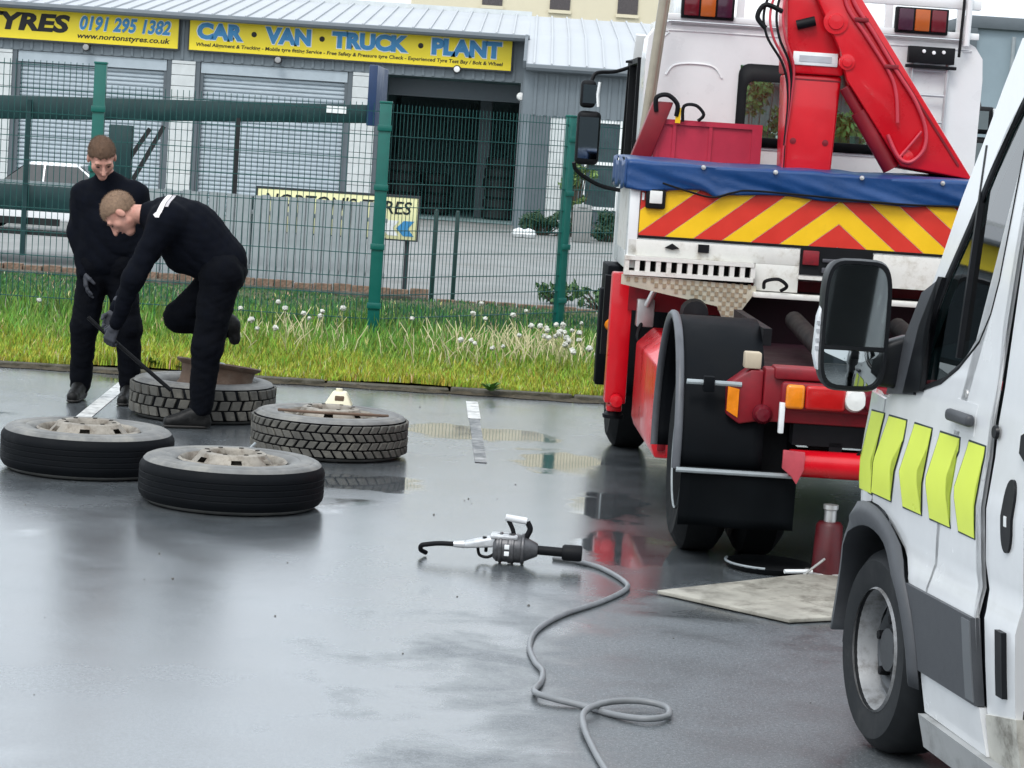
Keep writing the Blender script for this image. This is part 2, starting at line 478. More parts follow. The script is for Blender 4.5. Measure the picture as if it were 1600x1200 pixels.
# painted bay lines, worn
for (p, q, w) in (((-0.275, 17.58), (-0.235, 16.55), 0.085), ((-0.234, 16.53), (-0.15, 14.4), 0.07), ((-2.70, 17.45), (-2.60, 14.6), 0.095)):
    a, b = Vector((*p, 0)), Vector((*q, 0)); d = (b - a); nrm = Vector((-d.y, d.x, 0)).normalized() * w / 2
    m_ = MB()
    N = 14
    for i in range(N):
        s0, s1 = a + d * (i / N), a + d * ((i + 1) / N)
        m_.add([(*(s0 - nrm).xy, 0.004), (*(s0 + nrm).xy, 0.004), (*(s1 + nrm).xy, 0.004), (*(s1 - nrm).xy, 0.004)], [(0, 1, 2, 3)])
    struct(m_.build('bay_line', mat('faded_white_paint', (0.50, 0.50, 0.49), 0.45, var=0.2, scale=20, dirt=1.35, dcol=(0.085, 0.09, 0.095), dscale=5) if q[1] < 14.5 else M_paint))

# grass: real blades, one mass
def grass(name, n, region, hfn, colfn, w=0.006, seed=1):
    rg = np.random.default_rng(seed); V = []; F = []; C = []
    cnt = 0
    while cnt < n:
        x, y = region(rg)
        h = hfn(x, y, rg)
        if h <= 0: continue
        z = verge_z(x, y) - 0.01
        a = rg.uniform(0, 2 * PI); ca, sa = math.cos(a), math.sin(a)
        lean = rg.uniform(0.05, 0.55) * h; la = rg.uniform(0, 2 * PI); lx, ly = lean * math.cos(la), lean * math.sin(la)
        ww = w * rg.uniform(0.7, 1.4)
        o = len(V)
        V += [(x - ca * ww, y - sa * ww, z), (x + ca * ww, y + sa * ww, z), (x + ca * ww * .7 + lx * .35, y + sa * ww * .7 + ly * .35, z + h * .6), (x - ca * ww * .7 + lx * .35, y - sa * ww * .7 + ly * .35, z + h * .6), (x + lx, y + ly, z + h)]
        F += [(o, o + 1, o + 2, o + 3), (o + 3, o + 2, o + 4)]
        c = colfn(x, y, h, rg); C += [c] * 5
        cnt += 1
    me = bpy.data.meshes.new(name); me.from_pydata(V, [], F)
    at_ = me.color_attributes.new('Col', 'FLOAT_COLOR', 'POINT')
    at_.data.foreach_set('color', np.array([(*c, 1.0) for c in C], np.float32).ravel())
    m = mat('grass_blades', (1, 1, 1), 0.6, var=0.1, attr='Col', spec=0.3)
    me.materials.append(m)
    o = bpy.data.objects.new(name, me); COL.objects.link(o); return o
def mixc(a, b, t): return tuple(a[i] + (b[i] - a[i]) * t for i in range(3))
YG, GR, DG, DRY = (0.36, 0.41, 0.05), (0.15, 0.29, 0.045), (0.055, 0.15, 0.05), (0.55, 0.50, 0.26)
def patch(x, y): return 0.5 + 0.5 * math.sin(x * 2.3 + 1.7 * math.sin(y * 1.3)) * math.sin(y * 2.1 + x * 0.7)
def reg1(rg):
    x = rg.uniform(-4.6, 2.6); return x, KX(x) + 0.035 + 2.1 * rg.random() ** 1.3
def h1(x, y, rg):
    t = (y - KX(x)) / 2.2
    return (0.035 + 0.10 * t + 0.05 * patch(x, y)) * rg.uniform(0.5, 1.35)
def c1(x, y, h, rg):
    t = (y - KX(x)) / 2.2 + rg.normal(0, 0.16) + 0.25 * (patch(x * 1.7, y) - 0.5)
    c = mixc(YG, GR, min(1, max(0, (t - 0.18) * 1.7)))
    if rg.random() < 0.05: c = DRY
    return tuple(v * rg.uniform(0.7, 1.25) for v in c)
gs = stuff(grass('grass', 52000, reg1, h1, c1, 0.0055, 3)); tag(gs, 'short yellow green grass growing along the kerb', 'grass')
def reg2(rg):
    x = rg.uniform(-6.6, 3.0); return x, 20.0 + 6.2 * rg.random() ** 1.25
def h2(x, y, rg):
    t = min(1, (y - 19.8) / 1.2)
    if -1.9 < x and y > 25.0 and rg.random() < 0.6: return -1
    k = 0.22 if y < 21.6 else max(.05, .14 - .022 * (y - 21.6))
    return k * t * rg.uniform(0.35, 1.1) * (0.75 + 0.4 * patch(x * .8, y * .6))
def c2(x, y, h, rg):
    c = mixc(GR, DG, min(1, max(0, (y - 20.2) / 4 + rg.normal(0, 0.25))))
    if rg.random() < 0.04: c = DRY
    return tuple(v * rg.uniform(0.7, 1.3) for v in c)
gt = stuff(grass('tall_grass', 42000, reg2, h2, c2, 0.007, 5)); tag(gt, 'taller dark green grass around the foot of the mesh fence', 'grass')

# dry straw stalks, an uncountable tangle
rg = np.random.default_rng(11); mb = MB()
M_straw = mat('dry_straw', (0.55, 0.50, 0.30), 0.8, var=0.25)
for i in range(330):
    if i < 260: x = rg.normal(0.1, 0.42) if rg.random() < .8 else rg.uniform(-0.9, 0.9)
    else: x = rg.normal(-1.75, 0.30)
    y = rg.uniform(19.2, 20.7) + 0.1 * x
    z = verge_z(x, y); h = rg.uniform(0.12, 0.30); lx = rg.normal(0, 0.33) * h; ly = rg.normal(0, .3) * h
    mb.tube([(x, y, z - .02), (x + lx * .4, y + ly * .4, z + h * .6), (x + lx, y + ly, z + h)], [0.0052, 0.0046, 0.003], n=4)
o = stuff(mb.build('dry_stalks', M_straw)); tag(o, 'dry straw coloured stalks tangled in the verge by the fence', 'dry grass')

# dandelion clocks: each its own plant
M_stem = mat('dandelion_stem', (0.28, 0.30, 0.10), 0.7); M_clock = mat('seed_head', (0.66, 0.66, 0.60), 0.95, var=0.25, scale=60, bump=0.006, bscale=160)
def clock_mesh():
    bm = bmesh.new(); bmesh.ops.create_icosphere(bm, subdivisions=3, radius=0.021)
    for v in bm.verts: v.co *= random.uniform(0.50, 1.22)
    me = bpy.data.meshes.new('seed_head'); bm.to_mesh(me); bm.free(); me.materials.append(M_clock)
    me.polygons.foreach_set('use_smooth', [True] * len(me.polygons)); return me
clocks = [clock_mesh() for _ in range(4)]
stems = [MB().tube([(0, 0, -.03), (.01 * s, .004, .5), (.03 * s, 0, 1.0)], [.0035, .003, .0025], n=5).mesh('stem', M_stem) for s in (-1.3, -.4, .4, 1.3)]
spots = []
for i in range(64):
    u = rg.random()
    if u < .74: x, y = rg.normal(0.30, 0.40), rg.uniform(19.0, 20.5)
    elif u < .86: x, y = rg.normal(-1.9, .30), rg.uniform(19.3, 20.4)
    elif u < .95: x, y = rg.uniform(-0.6, 0.9), rg.uniform(20.8, 22.4)
    else: x, y = rg.uniform(-4.0, -1.2), rg.uniform(20, 21)
    if x > 0.95: x = rg.uniform(0.2, .9)
    spots.append((x, y))
for i, (x, y) in enumerate(spots):
    d = empty('dandelion', (x, y, verge_z(x, y)), rg.uniform(0, 6))
    tag(d, 'dandelion clock with round white seed head on the grass verge', 'dandelion', 'dandelion clocks on the verge by the fence')
    h = rg.uniform(0.16, 0.34); k = i % 4
    s = bpy.data.objects.new('stem', stems[k]); COL.objects.link(s); s.parent = d; s.scale = (1, 1, h)
    c = bpy.data.objects.new('seed_head', clocks[i * 7 % 4]); COL.objects.link(c); c.parent = d; c.location = (0.03 * (-1.3, -.4, .4, 1.3)[k], 0, h + .012)
    f_ = rg.uniform(0.75, 1.25); c.scale = (f_, f_, f_)
# broad weeds by the kerb
M_leaf = mat('weed_leaf', (0.09, 0.20, 0.03), 0.55, var=0.35, scale=30)
def weed(x, y, n, size, label, z=None):
    w = empty('weed', (x, y, verge_z(x, y) if z is None else z)); mb = MB()
    for i in range(n):
        a = rg.uniform(0, 2 * PI); l_ = size * rg.uniform(.6, 1.2); e = rg.uniform(.3, 1.1); dx, dy, dz = math.cos(a) * math.cos(e) * l_, math.sin(a) * math.cos(e) * l_, math.sin(e) * l_
        nx, ny = -math.sin(a) * l_ * .16, math.cos(a) * l_ * .16
        mb.add([(0, 0, 0), (dx * .5 + nx, dy * .5 + ny, dz * .62), (dx, dy, dz * .8), (dx * .5 - nx, dy * .5 - ny, dz * .58)], [(0, 1, 2, 3)])
    mb.build('leaves', M_leaf, w); tag(w, label, 'weed')
    return w
weed(-2.35, 18.02, 40, 0.12, 'leafy green weed at the kerb between the two men'); weed(-2.62, 18.05, 40, 0.10, 'low green weed at the kerb behind the standing man')
weed(-0.15, 17.95, 40, 0.10, 'small moss green weed at the kerb by the white bay line')

# ------------------------------------------------------------------ green mesh fence
M_green = mat('fence_green', (0.003, 0.105, 0.085), 0.38, var=0.12, scale=9, dirt=0.15, dcol=(0.03, 0.06, 0.05))
M_wire = mat('fence_wire_green', (0.003, 0.065, 0.060), 0.45, var=0.1)
fence = empty('mesh_fence', (-1.21, 21.1, 0.05)); tag(fence, 'dark green welded wire mesh fence with square posts behind the verge', 'fence')
fo = Vector((-1.21, 21.1, 0.05))
def fpost(x, y, h, rz=0):
    p = MB().box((-.05, -.03, -.1), (.05, .03, h - .02)).box((-.055, -.035, h - .02), (.055, .035, h)).build('post', M_green, fence, bevel=.004)
    p.location = Vector((x, y, 0)) - fo; p.location.z = 0; p.rotation_euler = (0, 0, rz)
    for k in range(4):
        z = .3 + k * .5
        c = MB().box((-.06, -.045, z), (.06, -.0305, z + .05)).build('clamp', M_green, p, bevel=.003)
def fpanel(a, b, h):
    a, b = Vector((*a, 0)), Vector((*b, 0)); L = (b - a).length; d = (b - a) / L; mb = MB()
    n = int(L / 0.05)
    for i in range(n + 1):
        q = a + d * (L * i / n) - Vector((fo.x, fo.y, 0))
        mb.bar((q.x, q.y, .05), (q.x, q.y, h), .0055, .0055)
    z = .06; nr = Vector((-d.y, d.x, 0)) * .0065
    while z <= h:
        for sg in (-1, 1):
            p, q = a - Vector((fo.x, fo.y, 0)) + nr * sg, b - Vector((fo.x, fo.y, 0)) + nr * sg
            mb.bar((p.x, p.y, z), (q.x, q.y, z), .0065, .0065)
        z += .2 if int(z * 10) % 4 else .15
    o = mb.build('mesh_panel', M_wire, fence, smooth=False); stuff(o)
P_ = [(-6.06, 21.1), (-3.62, 21.1), (-1.21, 21.1), (0.39, 23.3), (1.99, 25.5), (3.59, 27.7)]
for i, (x, y) in enumerate(P_): fpost(x, y, 2.22 if i < 2 else 2.05, 0 if i < 3 else R(54))
for i in range(5): fpanel(P_[i], P_[i + 1], 2.2 if i == 0 else 2.03)

# ------------------------------------------------------------------ palisade of grey pales and its low base
M_galv = mat('weathered_galvanised', (0.30, 0.335, 0.35), 0.55, metal=0.1, var=0.22, scale=5, dirt=0.35, dcol=(0.20, 0.22, 0.22), dscale=5)
M_brickbase = mat('rusty_base', (0.20, 0.13, 0.09), 0.9, var=0.6, scale=6, bump=.01, dirt=.5, dcol=(.30, .28, .25))
pal = empty('palisade_fence', (-3.2, 27.4, 0)); tag(pal, 'low grey steel palisade fence of close vertical pales behind the bending man', 'fence')
pm_ = MB().prism([(-.0475, .004), (-.036, -.014), (.036, -.014), (.0475, .004), (.0475, .007), (-.0475, .007)], 'z', 0.10, 1.03).mesh('pale', M_galv)
xx = -4.78
while xx < -1.50:
    o = bpy.data.objects.new('pale', pm_); COL.objects.link(o); o.parent = pal
    o.location = (xx + 3.2, random.uniform(-.006, .006), random.uniform(-.008, .008)); o.rotation_euler = (0, random.uniform(-.008, .008), 0)
    xx += 0.098
for z in (.22, .82): MB().box((-1.62, .012, z), (1.72, .05, z + .045)).build('rail', M_galv, pal, bevel=.004)
base = empty('low_plinth_wall', (-3.5, 27.3, 0)); tag(base, 'low rust brown plinth under the grey palisade fence', 'wall')
bk = MB().box((-.10, -.05, 0), (.10, .05, .115)).mesh('block', M_brickbase, bevel=.008)
for r_ in range(1):
    x = -5.0
    while x < 2.45:
        o = bpy.data.objects.new('block', bk); COL.objects.link(o); o.parent = base; o.location = (x, random.uniform(-.01, .01), .004 + r_ * .06); o.scale = (1, 1, random.uniform(.85, 1.1)); x += .212
MB().box((-5.1, -.24, -.02), (2.5, -.07, .055)).build('edging', M_kerb, base, bevel=.01)
ed = empty('brick_edging', (.8, 26.25, .02)); tag(ed, 'low weathered brick edging behind the right mesh panel', 'edging')
for k in range(16):
    o = bpy.data.objects.new('brick', bk); COL.objects.link(o); o.parent = ed; o.location = (-1.55 + k * .212, random.uniform(-.01, .01), -.03 + random.uniform(-.01, .01)); o.rotation_euler = (0, 0, random.uniform(-.03, .03))
for (x, lab) in ((-.93, 'thin dark gate post standing nearer the green fence post'), (-.70, 'thin dark gate post standing nearer the parked crane truck')):
    g = MB().box((-.022, -.022, 0), (.022, .022, .98)).lathe([(0, 1.01), (.02, 1.0), (.024, .98)], 10).build('gate_post', mat('dark_green_paint', (.008, .03, .028), .5), bevel=.003)
    place(g, (x, 26.75, .02)); tag(g, lab, 'post')

# sign board behind the pales
M_cream = mat('cream_board', (0.78, 0.76, 0.42), 0.5, var=0.06, dirt=.2, dcol=(.5, .5, .35)); M_black = mat('black_print', (0.008, 0.008, 0.010), 0.5)
M_signblue = mat('sign_blue', (0.05, 0.25, 0.50), 0.45); M_signwhite = mat('sign_white', (0.80, 0.82, 0.82), 0.5); M_yellow = mat('sign_yellow', (0.88, 0.70, 0.03), 0.45, var=0.07, scale=.8)
M_steel_dark = mat('dark_frame', (0.03, 0.035, 0.04), .5)
sb = empty('yard_sign', (-2.08, 28.0, 0)); tag(sb, 'cream sign board lettered in black half hidden behind the palisade fence', 'sign')
MB().box((-.90, -.015, .62), (.90, .015, 1.09)).build('board', M_cream, sb, bevel=.003)
f_ = MB()
for a, b in (((-.92, -.02, 1.09), (.92, .02, 1.115)), ((-.92, -.02, .605), (.92, .02, .62)), ((-.92, -.02, .62), (-.90, .02, 1.09)), ((.90, -.02, .62), (.92, .02, 1.09))): f_.box(a, b)
f_.build('frame', M_steel_dark, sb)
for x in (-.8, .8): MB().box((x - .025, .02, 0), (x + .025, .06, 1.0)).build('leg', M_steel_dark, sb)
lettering("NORTON'S TYRES", 'lettering', M_black, sb, -.82, .83, .90, 1.05, -.016, .004, bold=.012, shear=.15)
for k in range(2):
    a = .55 + k * .17 - .05
    MB().prism([(a, .745), (a + .08, .83), (a + .20, .83), (a + .13, .745), (a + .20, .66), (a + .08, .66)], 'y', -.019 - .002 * k, -.0155).build('arrow', M_signblue if k else M_signwhite, sb)

# ------------------------------------------------------------------ tyre depot building
M_clad = mat('grey_cladding', (0.15, 0.18, 0.20), 0.5, var=0.08, scale=2, dirt=.12, dcol=(.12, .13, .14))
M_clad_d = mat('dark_grey_trim', (0.10, 0.12, 0.135), 0.5, var=.08)
M_roof = mat('pale_roof_sheet', (0.42, 0.44, 0.46), 0.5, var=0.08, scale=.7, dirt=.25, dcol=(.48, .48, .46), dscale=.6)
M_shut = mat('shutter_grey', (0.40, 0.46, 0.50), 0.42, metal=.1, var=.06)
M_wblock = mat('white_painted_block', (0.56, 0.59, 0.59), 0.7, var=.08, dirt=.25, dcol=(.45, .46, .42), dscale=2)
M_int = mat('bay_interior', (0.24, 0.33, 0.34), .8, var=.3, scale=1.0)
dep = empty('tyre_depot', (-5, 50, 0)); tag(dep, 'grey clad industrial unit with roller shutters, an open bay and pale sheet roof', 'building')
LX = dep.location
def D(mb): return mb.xf(Matrix.Translation((5, -50, 0)))
# front wall pieces around the openings (bays: shutter, shutter, open)
w = MB()
w.box((-42, 50, 2.84), (-0.15, 50.25, 3.66))
doors = [(-13.9, -10.9), (-10.26, -7.26), (-6.61, -3.65), (-2.99, -0.22)]
D(w).build('fascia', M_clad, dep)
# cladding ribs on the fascia
rb = MB(); x = -42
while x < -.2: rb.box((x, 49.975, 2.86), (x + .05, 50.0, 3.64)); x += .2
stuff(D(rb).build('fascia_ribs', M_clad, dep, smooth=False))
edges = [-42] + [e for d in doors for e in d] + [-.15]
for i in range(0, len(edges), 2):
    x0, x1 = edges[i], edges[i + 1]
    if i == 0 or i == len(edges) - 2:
        D(MB().box((x0, 50.0, -.8), (x1, 50.25, 2.84))).build('pier', M_clad, dep); continue
    D(MB().box((x0, 50.02, -.8), (x1, 50.25, 2.84))).build('pier', M_clad_d, dep)
    c = MB(); z = -.7; r_ = 0
    while z < 2.8:
        c.box((x0 + .09, 49.985, z), (x1 - .09, 50.03, min(z + .208, 2.835))); z += .217; r_ += 1
    stuff(D(c).build('block_course', M_wblock, dep, bevel=.006, seg=1))
# shutters
for k, (x0, x1) in enumerate(doors[:3]):
    sh = MB(); z = -.7
    while z < 2.82:
        sh.prism([(50.16, z), (50.13, z + .02), (50.125, z + .04), (50.13, z + .06), (50.16, z + .08)], 'x', x0 + .06, x1 - .06); z += .085
    sh.box((x0 + .05, 50.17, -.75), (x1 - .05, 50.19, 2.83))
    s_ = D(sh).build('roller_shutter', M_shut, dep)
    for xa in (x0 + .0, x1 - .07): D(MB().box((xa, 50.06, -.75), (xa + .07, 50.22, 2.83))).build('guide_rail', M_clad_d, s_)
    D(MB().box((x0 + .02, 50.04, 2.62), (x1 - .02, 50.12, 2.83))).build('shutter_housing', M_shut, s_)
# open bay interior
x0, x1 = doors[3]
it = MB()
it.add([(x0, 50.25, 0.01), (x1, 50.25, 0.01), (x1, 58, 0.01), (x0, 58, 0.01), (x0, 50.25, 2.84), (x1, 50.25, 2.84), (x1, 58, 2.84), (x0, 58, 2.84)], [(0, 1, 2, 3), (4, 7, 6, 5), (0, 3, 7, 4), (1, 5, 6, 2), (3, 2, 6, 7)])
D(it).build('open_bay', M_int, dep, smooth=False)
D(MB().box((x0, 49.98, 0), (x0 + .09, 50.2, 2.84))).build('door_frame', M_clad, dep)
for (tx, ty, tn) in ((-2.6, 52.2, 5), (-1.9, 53.0, 4), (-.55, 52.4, 6)):
    for q in range(tn): D(MB().lathe([(.18, .01), (.30, .0), (.34, .04), (.34, .17), (.30, .21), (.18, .20)], 24, c=(tx + .02 * (q % 3), ty, q * .215 + .02), closed=True)).build('stored_tyre', mat('stored_rubber', (.02, .022, .024), .7), dep)
D(MB().box((-1.05, 53.0, 0), (-.8, 53.25, 2.8))).build('bay_column', M_clad_d, dep)
D(MB().box((x0 + .1, 50.9, 2.45), (x1 - .02, 51.2, 2.8))).build('shutter_housing', M_clad_d, dep)
# roof
def roof_z(y): return 3.74 + (y - 49.75) * 0.105
rf = MB()
rf.prism([(49.62, 3.70), (49.62, 3.76), (56, roof_z(56) + .04), (64, 3.4), (64, 3.3), (56, roof_z(56) - .05)], 'x', -42, -.12)
RF = D(rf).build('roof', M_roof, dep, smooth=False)
sm = MB(); x = -21.9
while x < -.2:
    sm.prism([(49.6, 3.762), (49.6, 3.79), (55.98, roof_z(55.98) + .075), (55.98, roof_z(55.98) + .042)], 'x', x, x + .035); x += .33
stuff(D(sm).build('roof_ribs', M_roof, RF, smooth=False))
D(MB().tube([(-42, 49.55, 3.70), (-.1, 49.55, 3.70)], .07, 8)).build('gutter', M_clad_d, dep)
D(MB().box((-42, 55.9, roof_z(56) + .02), (-.1, 56.1, roof_z(56) + .13))).build('ridge_cap', M_wblock, RF)
D(MB().box((-42, 63.8, -.8), (12, 64, 3.3))).build('rear_wall', M_clad, dep)
# projecting annex on the right
an = MB()
an.prism([(50, 0), (47.4, 0), (47.4, 3.12), (50, 3.66)], 'x', -.14, .0)
an.box((.0, 47.4, 2.2), (12, 47.55, 3.12))
D(an).build('annex_wall', M_clad, dep)
rb = MB(); y = 47.45
while y < 49.95: rb.box((-.165, y, .02), (-.14, y + .05, 3.1)); y += .2
x = .05
while x < 6: rb.box((x, 47.375, 2.22), (x + .05, 47.4, 3.1)); x += .2
stuff(D(rb).build('annex_ribs', M_clad, dep, smooth=False))
D(MB().box((.0, 47.405, 0), (.40, 47.6, 2.2))).build('corner_post', M_clad_d, dep)
c = MB(); z = .02
while z < 2.15:
    c.box((.40, 47.42, z), (.95, 47.6, z + .208)); z += .217
stuff(D(c).build('block_course', M_wblock, dep, bevel=.006, seg=1))
D(MB().box((.95, 47.43, 0), (12, 47.6, .5))).build('annex_plinth', M_clad_d, dep)
for k in range(4):
    xa = 1.1 + k * 2.3
    wd = D(MB().box((xa, 47.44, .5), (xa + 1.9, 47.5, 2.2))).build('window', mat('dark_window', (.05, .07, .08), .08, spec=.8), dep)
    f_ = MB()
    for a in (xa - .02, xa + .62, xa + 1.26, xa + 1.9): f_.box((a, 47.40, .5), (a + .05, 47.46, 2.2))
    for z in (.5, 1.35, 2.14): f_.box((xa, 47.41, z), (xa + 1.9, 47.455, z + .06))
    D(f_).build('frame', M_signwhite, wd)
    D(MB().box((xa + 1.97, 47.43, .5), (xa + 2.28, 47.6, 2.2))).build('pier', M_clad, dep)
ar = D(MB().prism([(47.2, 3.10), (47.2, 3.16), (50, 3.79), (56, roof_z(56) + .04), (56, roof_z(56) - .05), (50, 3.68)], 'x', -.13, 12)).build('annex_roof', M_roof, dep, smooth=False)
sm = MB(); x = .0
while x < 8:
    sm.prism([(47.2, 3.162), (47.2, 3.19), (50, 3.822), (55.98, roof_z(55.98) + .075), (55.98, roof_z(55.98) + .042), (50, 3.79)], 'x', x, x + .035); x += .33
stuff(D(sm).build('roof_ribs', M_roof, ar, smooth=False))
D(MB().tube([(-.13, 47.15, 3.09), (12, 47.15, 3.09)], .07, 8)).build('gutter', M_clad_d, dep)
D(MB().bar((-.16, 47.2, 3.14), (-.16, 49.7, 3.72), .06, .14)).build('verge_trim', M_clad_d, dep)
# floodlights on the facade
def flood(x, y, z, lab, white=True):
    e = empty('floodlight', (x, y, z)); tag(e, lab, 'lamp')
    MB().lathe([(0, -.10), (.075, -.10), (.085, -.03), (.06, .04), (0, .05)], 16, axis='y').build('housing', M_black, e)
    MB().lathe([(0, -.115), (.05, -.112), (.062, -.10)], 16, axis='y').build('lens', mat('lamp_lens', (.8, .8, .78), .25) if white else mat('dull_lens', (.3, .3, .3), .3), e)
    MB().bar((0, .0, 0), (0, .12, .05), .03, .03).build('bracket', M_black, e)
flood(-8.86, 49.86, 2.97, 'small dark lamp under the phone number end of the yellow sign', False)
flood(-5.05, 49.86, 2.97, 'small dark lamp under the middle of the long yellow sign', False)
flood(-1.5, 49.84, 3.02, 'round white lamp under the right end of the long yellow sign')
sl = empty('wall_light', (-.2, 48.4, 2.55)); tag(sl, 'small round white light on the grey side wall of the annex', 'lamp')
MB().lathe([(0, -.07), (.06, -.06), (.08, -.01), (.08, .02)], 14, axis='y').build('lens', mat('lamp_lens', (.8, .8, .78), .25), sl); MB().bar((0, 0, 0), (.06, 0, -.02), .04, .04).build('bracket', M_clad_d, sl)
MB().bar((.05, -.02, -.1), (.14, -.04, -.14), .05, .04).build('sensor', M_signwhite, sl)

# fascia signs (the leftmost one is plain, seen only as a reflection)
def fascia_sign(name, x0, x1, lab):
    e = empty(name, ((x0 + x1) / 2, 49.93, 3.06)); tag(e, lab, 'sign', None)
    cx = (x0 + x1) / 2; h = .62
    MB().box((x0 - cx, -.03, 0), (x1 - cx, .03, h)).build('panel', M_yellow, e)
    f_ = MB()
    for a, b in (((x0 - cx - .025, -.04, -.03), (x1 - cx + .025, .04, 0)), ((x0 - cx - .025, -.04, h), (x1 - cx + .025, .04, h + .03)), ((x0 - cx - .025, -.04, 0), (x0 - cx, .04, h)), ((x1 - cx, -.04, 0), (x1 - cx + .025, .04, h))): f_.box(a, b)
    f_.build('frame', M_steel_dark, e)
    return e, cx
s0_, c0_ = fascia_sign('fascia_sign', -36, -17, 'plain yellow fascia sign over the further shutters')
s1, c1_ = fascia_sign('fascia_sign', -13.6, -7.06, 'yellow fascia sign with black tyre lettering and blue phone number')
s2, c2_ = fascia_sign('fascia_sign', -6.84, -.44, 'long yellow fascia sign reading car van truck plant in blue')
def word(t, e, cx, x0, x1, z0, z1):
    lettering(t, 'lettering_outline', M_signwhite, e, x0 - cx - .018, x1 - cx + .018, z0 - .018, z1 + .018, -.031, .004, bold=.085)
    lettering(t, 'lettering', M_signblue, e, x0 - cx, x1 - cx, z0, z1, -.036, .006, bold=.06)
for t, a, b in (('CAR', -6.69, -5.77), ('VAN', -5.34, -4.43), ('TRUCK', -4.01, -2.49), ('PLANT', -2.03, -.64)): word(t, s2, c2_, a, b, .22, .55)
for x in (-5.56, -4.21, -2.25): MB().lathe([(0, -.045), (.045, -.04), (.055, -.03)], 14, axis='y', c=(x - c2_, 0, .38)).build('dot', M_black, s2)
lettering('Wheel Alignment & Tracking - Mobile tyre fitting Service - Free Safety & Pressure tyre Check - Experienced Tyre Test Bay / Bolt & Wheel', 'small_lettering', M_black, s2, -6.70 - c2_, -.60 - c2_, .06, .155, -.031, .004, bold=.02, shear=.12)
lettering('TYRES', 'lettering', M_black, s1, -10.98 - c1_, -9.22 - c1_, .16, .52, -.031, .006, bold=.045, shear=.15)
for bd, mt_, ex, yy in ((.05, M_signwhite, .015, -.031), (.035, M_signblue, 0, -.036)):
    lettering('0191 295 1382', 'phone_number', mt_, s1, -9.02 - c1_ - ex, -7.22 - c1_ + ex, .245 - ex, .53 + ex, yy, .005, bold=bd, shear=.2)
lettering('www.nortonstyres.co.uk', 'web_address', M_black, s1, -9.06 - c1_, -7.22 - c1_, .05, .19, -.031, .004, bold=.02, shear=.2)

# yellow box at the pier and cream works building behind
gb = MB().prism([(-.22, 0), (.22, 0), (.24, .55), (.20, .68), (-.20, .68), (-.24, .55)], 'y', -.2, .2).box((-.26, -.22, .55), (.26, .22, .60)).build('grit_bin', mat('bin_yellow', (.72, .62, .08), .5), bevel=.02)
place(gb, (-6.9, 48.9, -.5)); tag(gb, 'small yellow bin standing before the pale pier between the shutters', 'bin')
M_cwall = mat('cream_render', (0.66, 0.60, 0.44), 0.8, var=.06, scale=.5); M_pane = mat('far_window', (.07, .06, .06), .25)
cb = empty('works_building', (0, 70, -1)); tag(cb, 'tall cream rendered building with narrow dark windows beyond the pale roof', 'building')
MB().box((-3.5, 0, 0), (5.6, 8, 9.5)).build('wall', M_cwall, cb)
for k in range(-1, 3):
    x = .35 + k * 1.88
    wn_ = MB().box((x, -.05, 6.28), (x + .56, .02, 7.6)).build('window', M_pane, cb); MB().box((x - .04, -.08, 6.18), (x + .60, -.052, 6.27)).build('sill', M_cwall, wn_)
MB().box((-3.6, -.1, 9.5), (5.7, 8.1, 9.7)).build('parapet', M_cwall, cb)
MB().box((-3.5, -.02, 5.9), (5.6, -.001, 6.0)).build('string_course', M_wblock, cb)

# ------------------------------------------------------------------ car transporter trailer and white car
M_tr = mat('trailer_dark_green', (0.003, 0.030, 0.032), .45, var=.2, dirt=.2)
M_rub = mat('rubber', (0.005, 0.006, 0.007), .7, spec=.2, var=.2, scale=14, bump=.001, bscale=90)
tr = empty('transporter_trailer', (-4.5, 29.2, 0)); tag(tr, 'dark green transporter trailer with a raised deck frame beyond the fence', 'trailer')
def TR(mb): return mb.xf(Matrix.Translation((4.5, -29.2, 0)))
TR(MB().hexa([(-8, 29.0, 1.56), (-1.85, 29.0, 1.89), (-1.85, 29.15, 1.89), (-8, 29.15, 1.56), (-8, 29.0, 1.86), (-1.85, 29.0, 2.10), (-1.85, 29.15, 2.10), (-8, 29.15, 1.86)])).build('upper_beam', M_tr, tr, bevel=.01)
TR(MB().hexa([(-8, 30.9, 1.56), (-1.85, 30.9, 1.89), (-1.85, 31.05, 1.89), (-8, 31.05, 1.56), (-8, 30.9, 1.80), (-1.85, 30.9, 2.06), (-1.85, 31.05, 2.06), (-8, 31.05, 1.80)])).build('upper_beam', M_tr, tr)
dk = MB()
for k in range(7): x = -7.6 + k * .95; dk.box((x, 29.15, 1.72 + (x + 8) * .04), (x + .08, 30.9, 1.78 + (x + 8) * .04))
TR(dk).build('cross_members', M_tr, tr)
TR(MB().box((-8, 29.0, .62), (-4.1, 29.1, .92))).build('lower_beam', M_tr, tr, bevel=.01)
TR(MB().box((-8, 29.1, .86), (-4.1, 31, .90))).build('lower_deck', M_tr, tr)
TR(MB().box((-8, 29.02, .46), (-5.38, 29.08, .54)).box((-8, 29.02, .34), (-5.2, 29.08, .39))).build('side_guard', mat('black_steel', (.01, .011, .012), .45), tr)
TR(MB().box((-4.85, 29.0, .9), (-4.58, 29.14, 1.68))).build('pillar', M_tr, tr, bevel=.01)
TR(MB().bar((-4.38, 29.05, 1.66), (-4.7, 29.05, 1.14), .04, .05).bar((-4.22, 29.05, 1.70), (-4.55, 29.05, 1.06), .04, .05)).build('ramp_ladder', MATS['black_steel'], tr)
TR(MB().box((-5.80, 28.95, .1), (-5.75, 28.99, 1.90))).build('stanchion', M_tr, tr); TR(MB().box((-3.38, 28.95, .9), (-3.33, 28.99, 1.85))).build('stanchion', MATS['black_steel'], tr)
TR(MB().box((-1.88, 28.96, 1.86), (-1.78, 31.1, 2.56))).build('headboard', mat('navy_paint', (.012, .035, .10), .4), tr, bevel=.01)
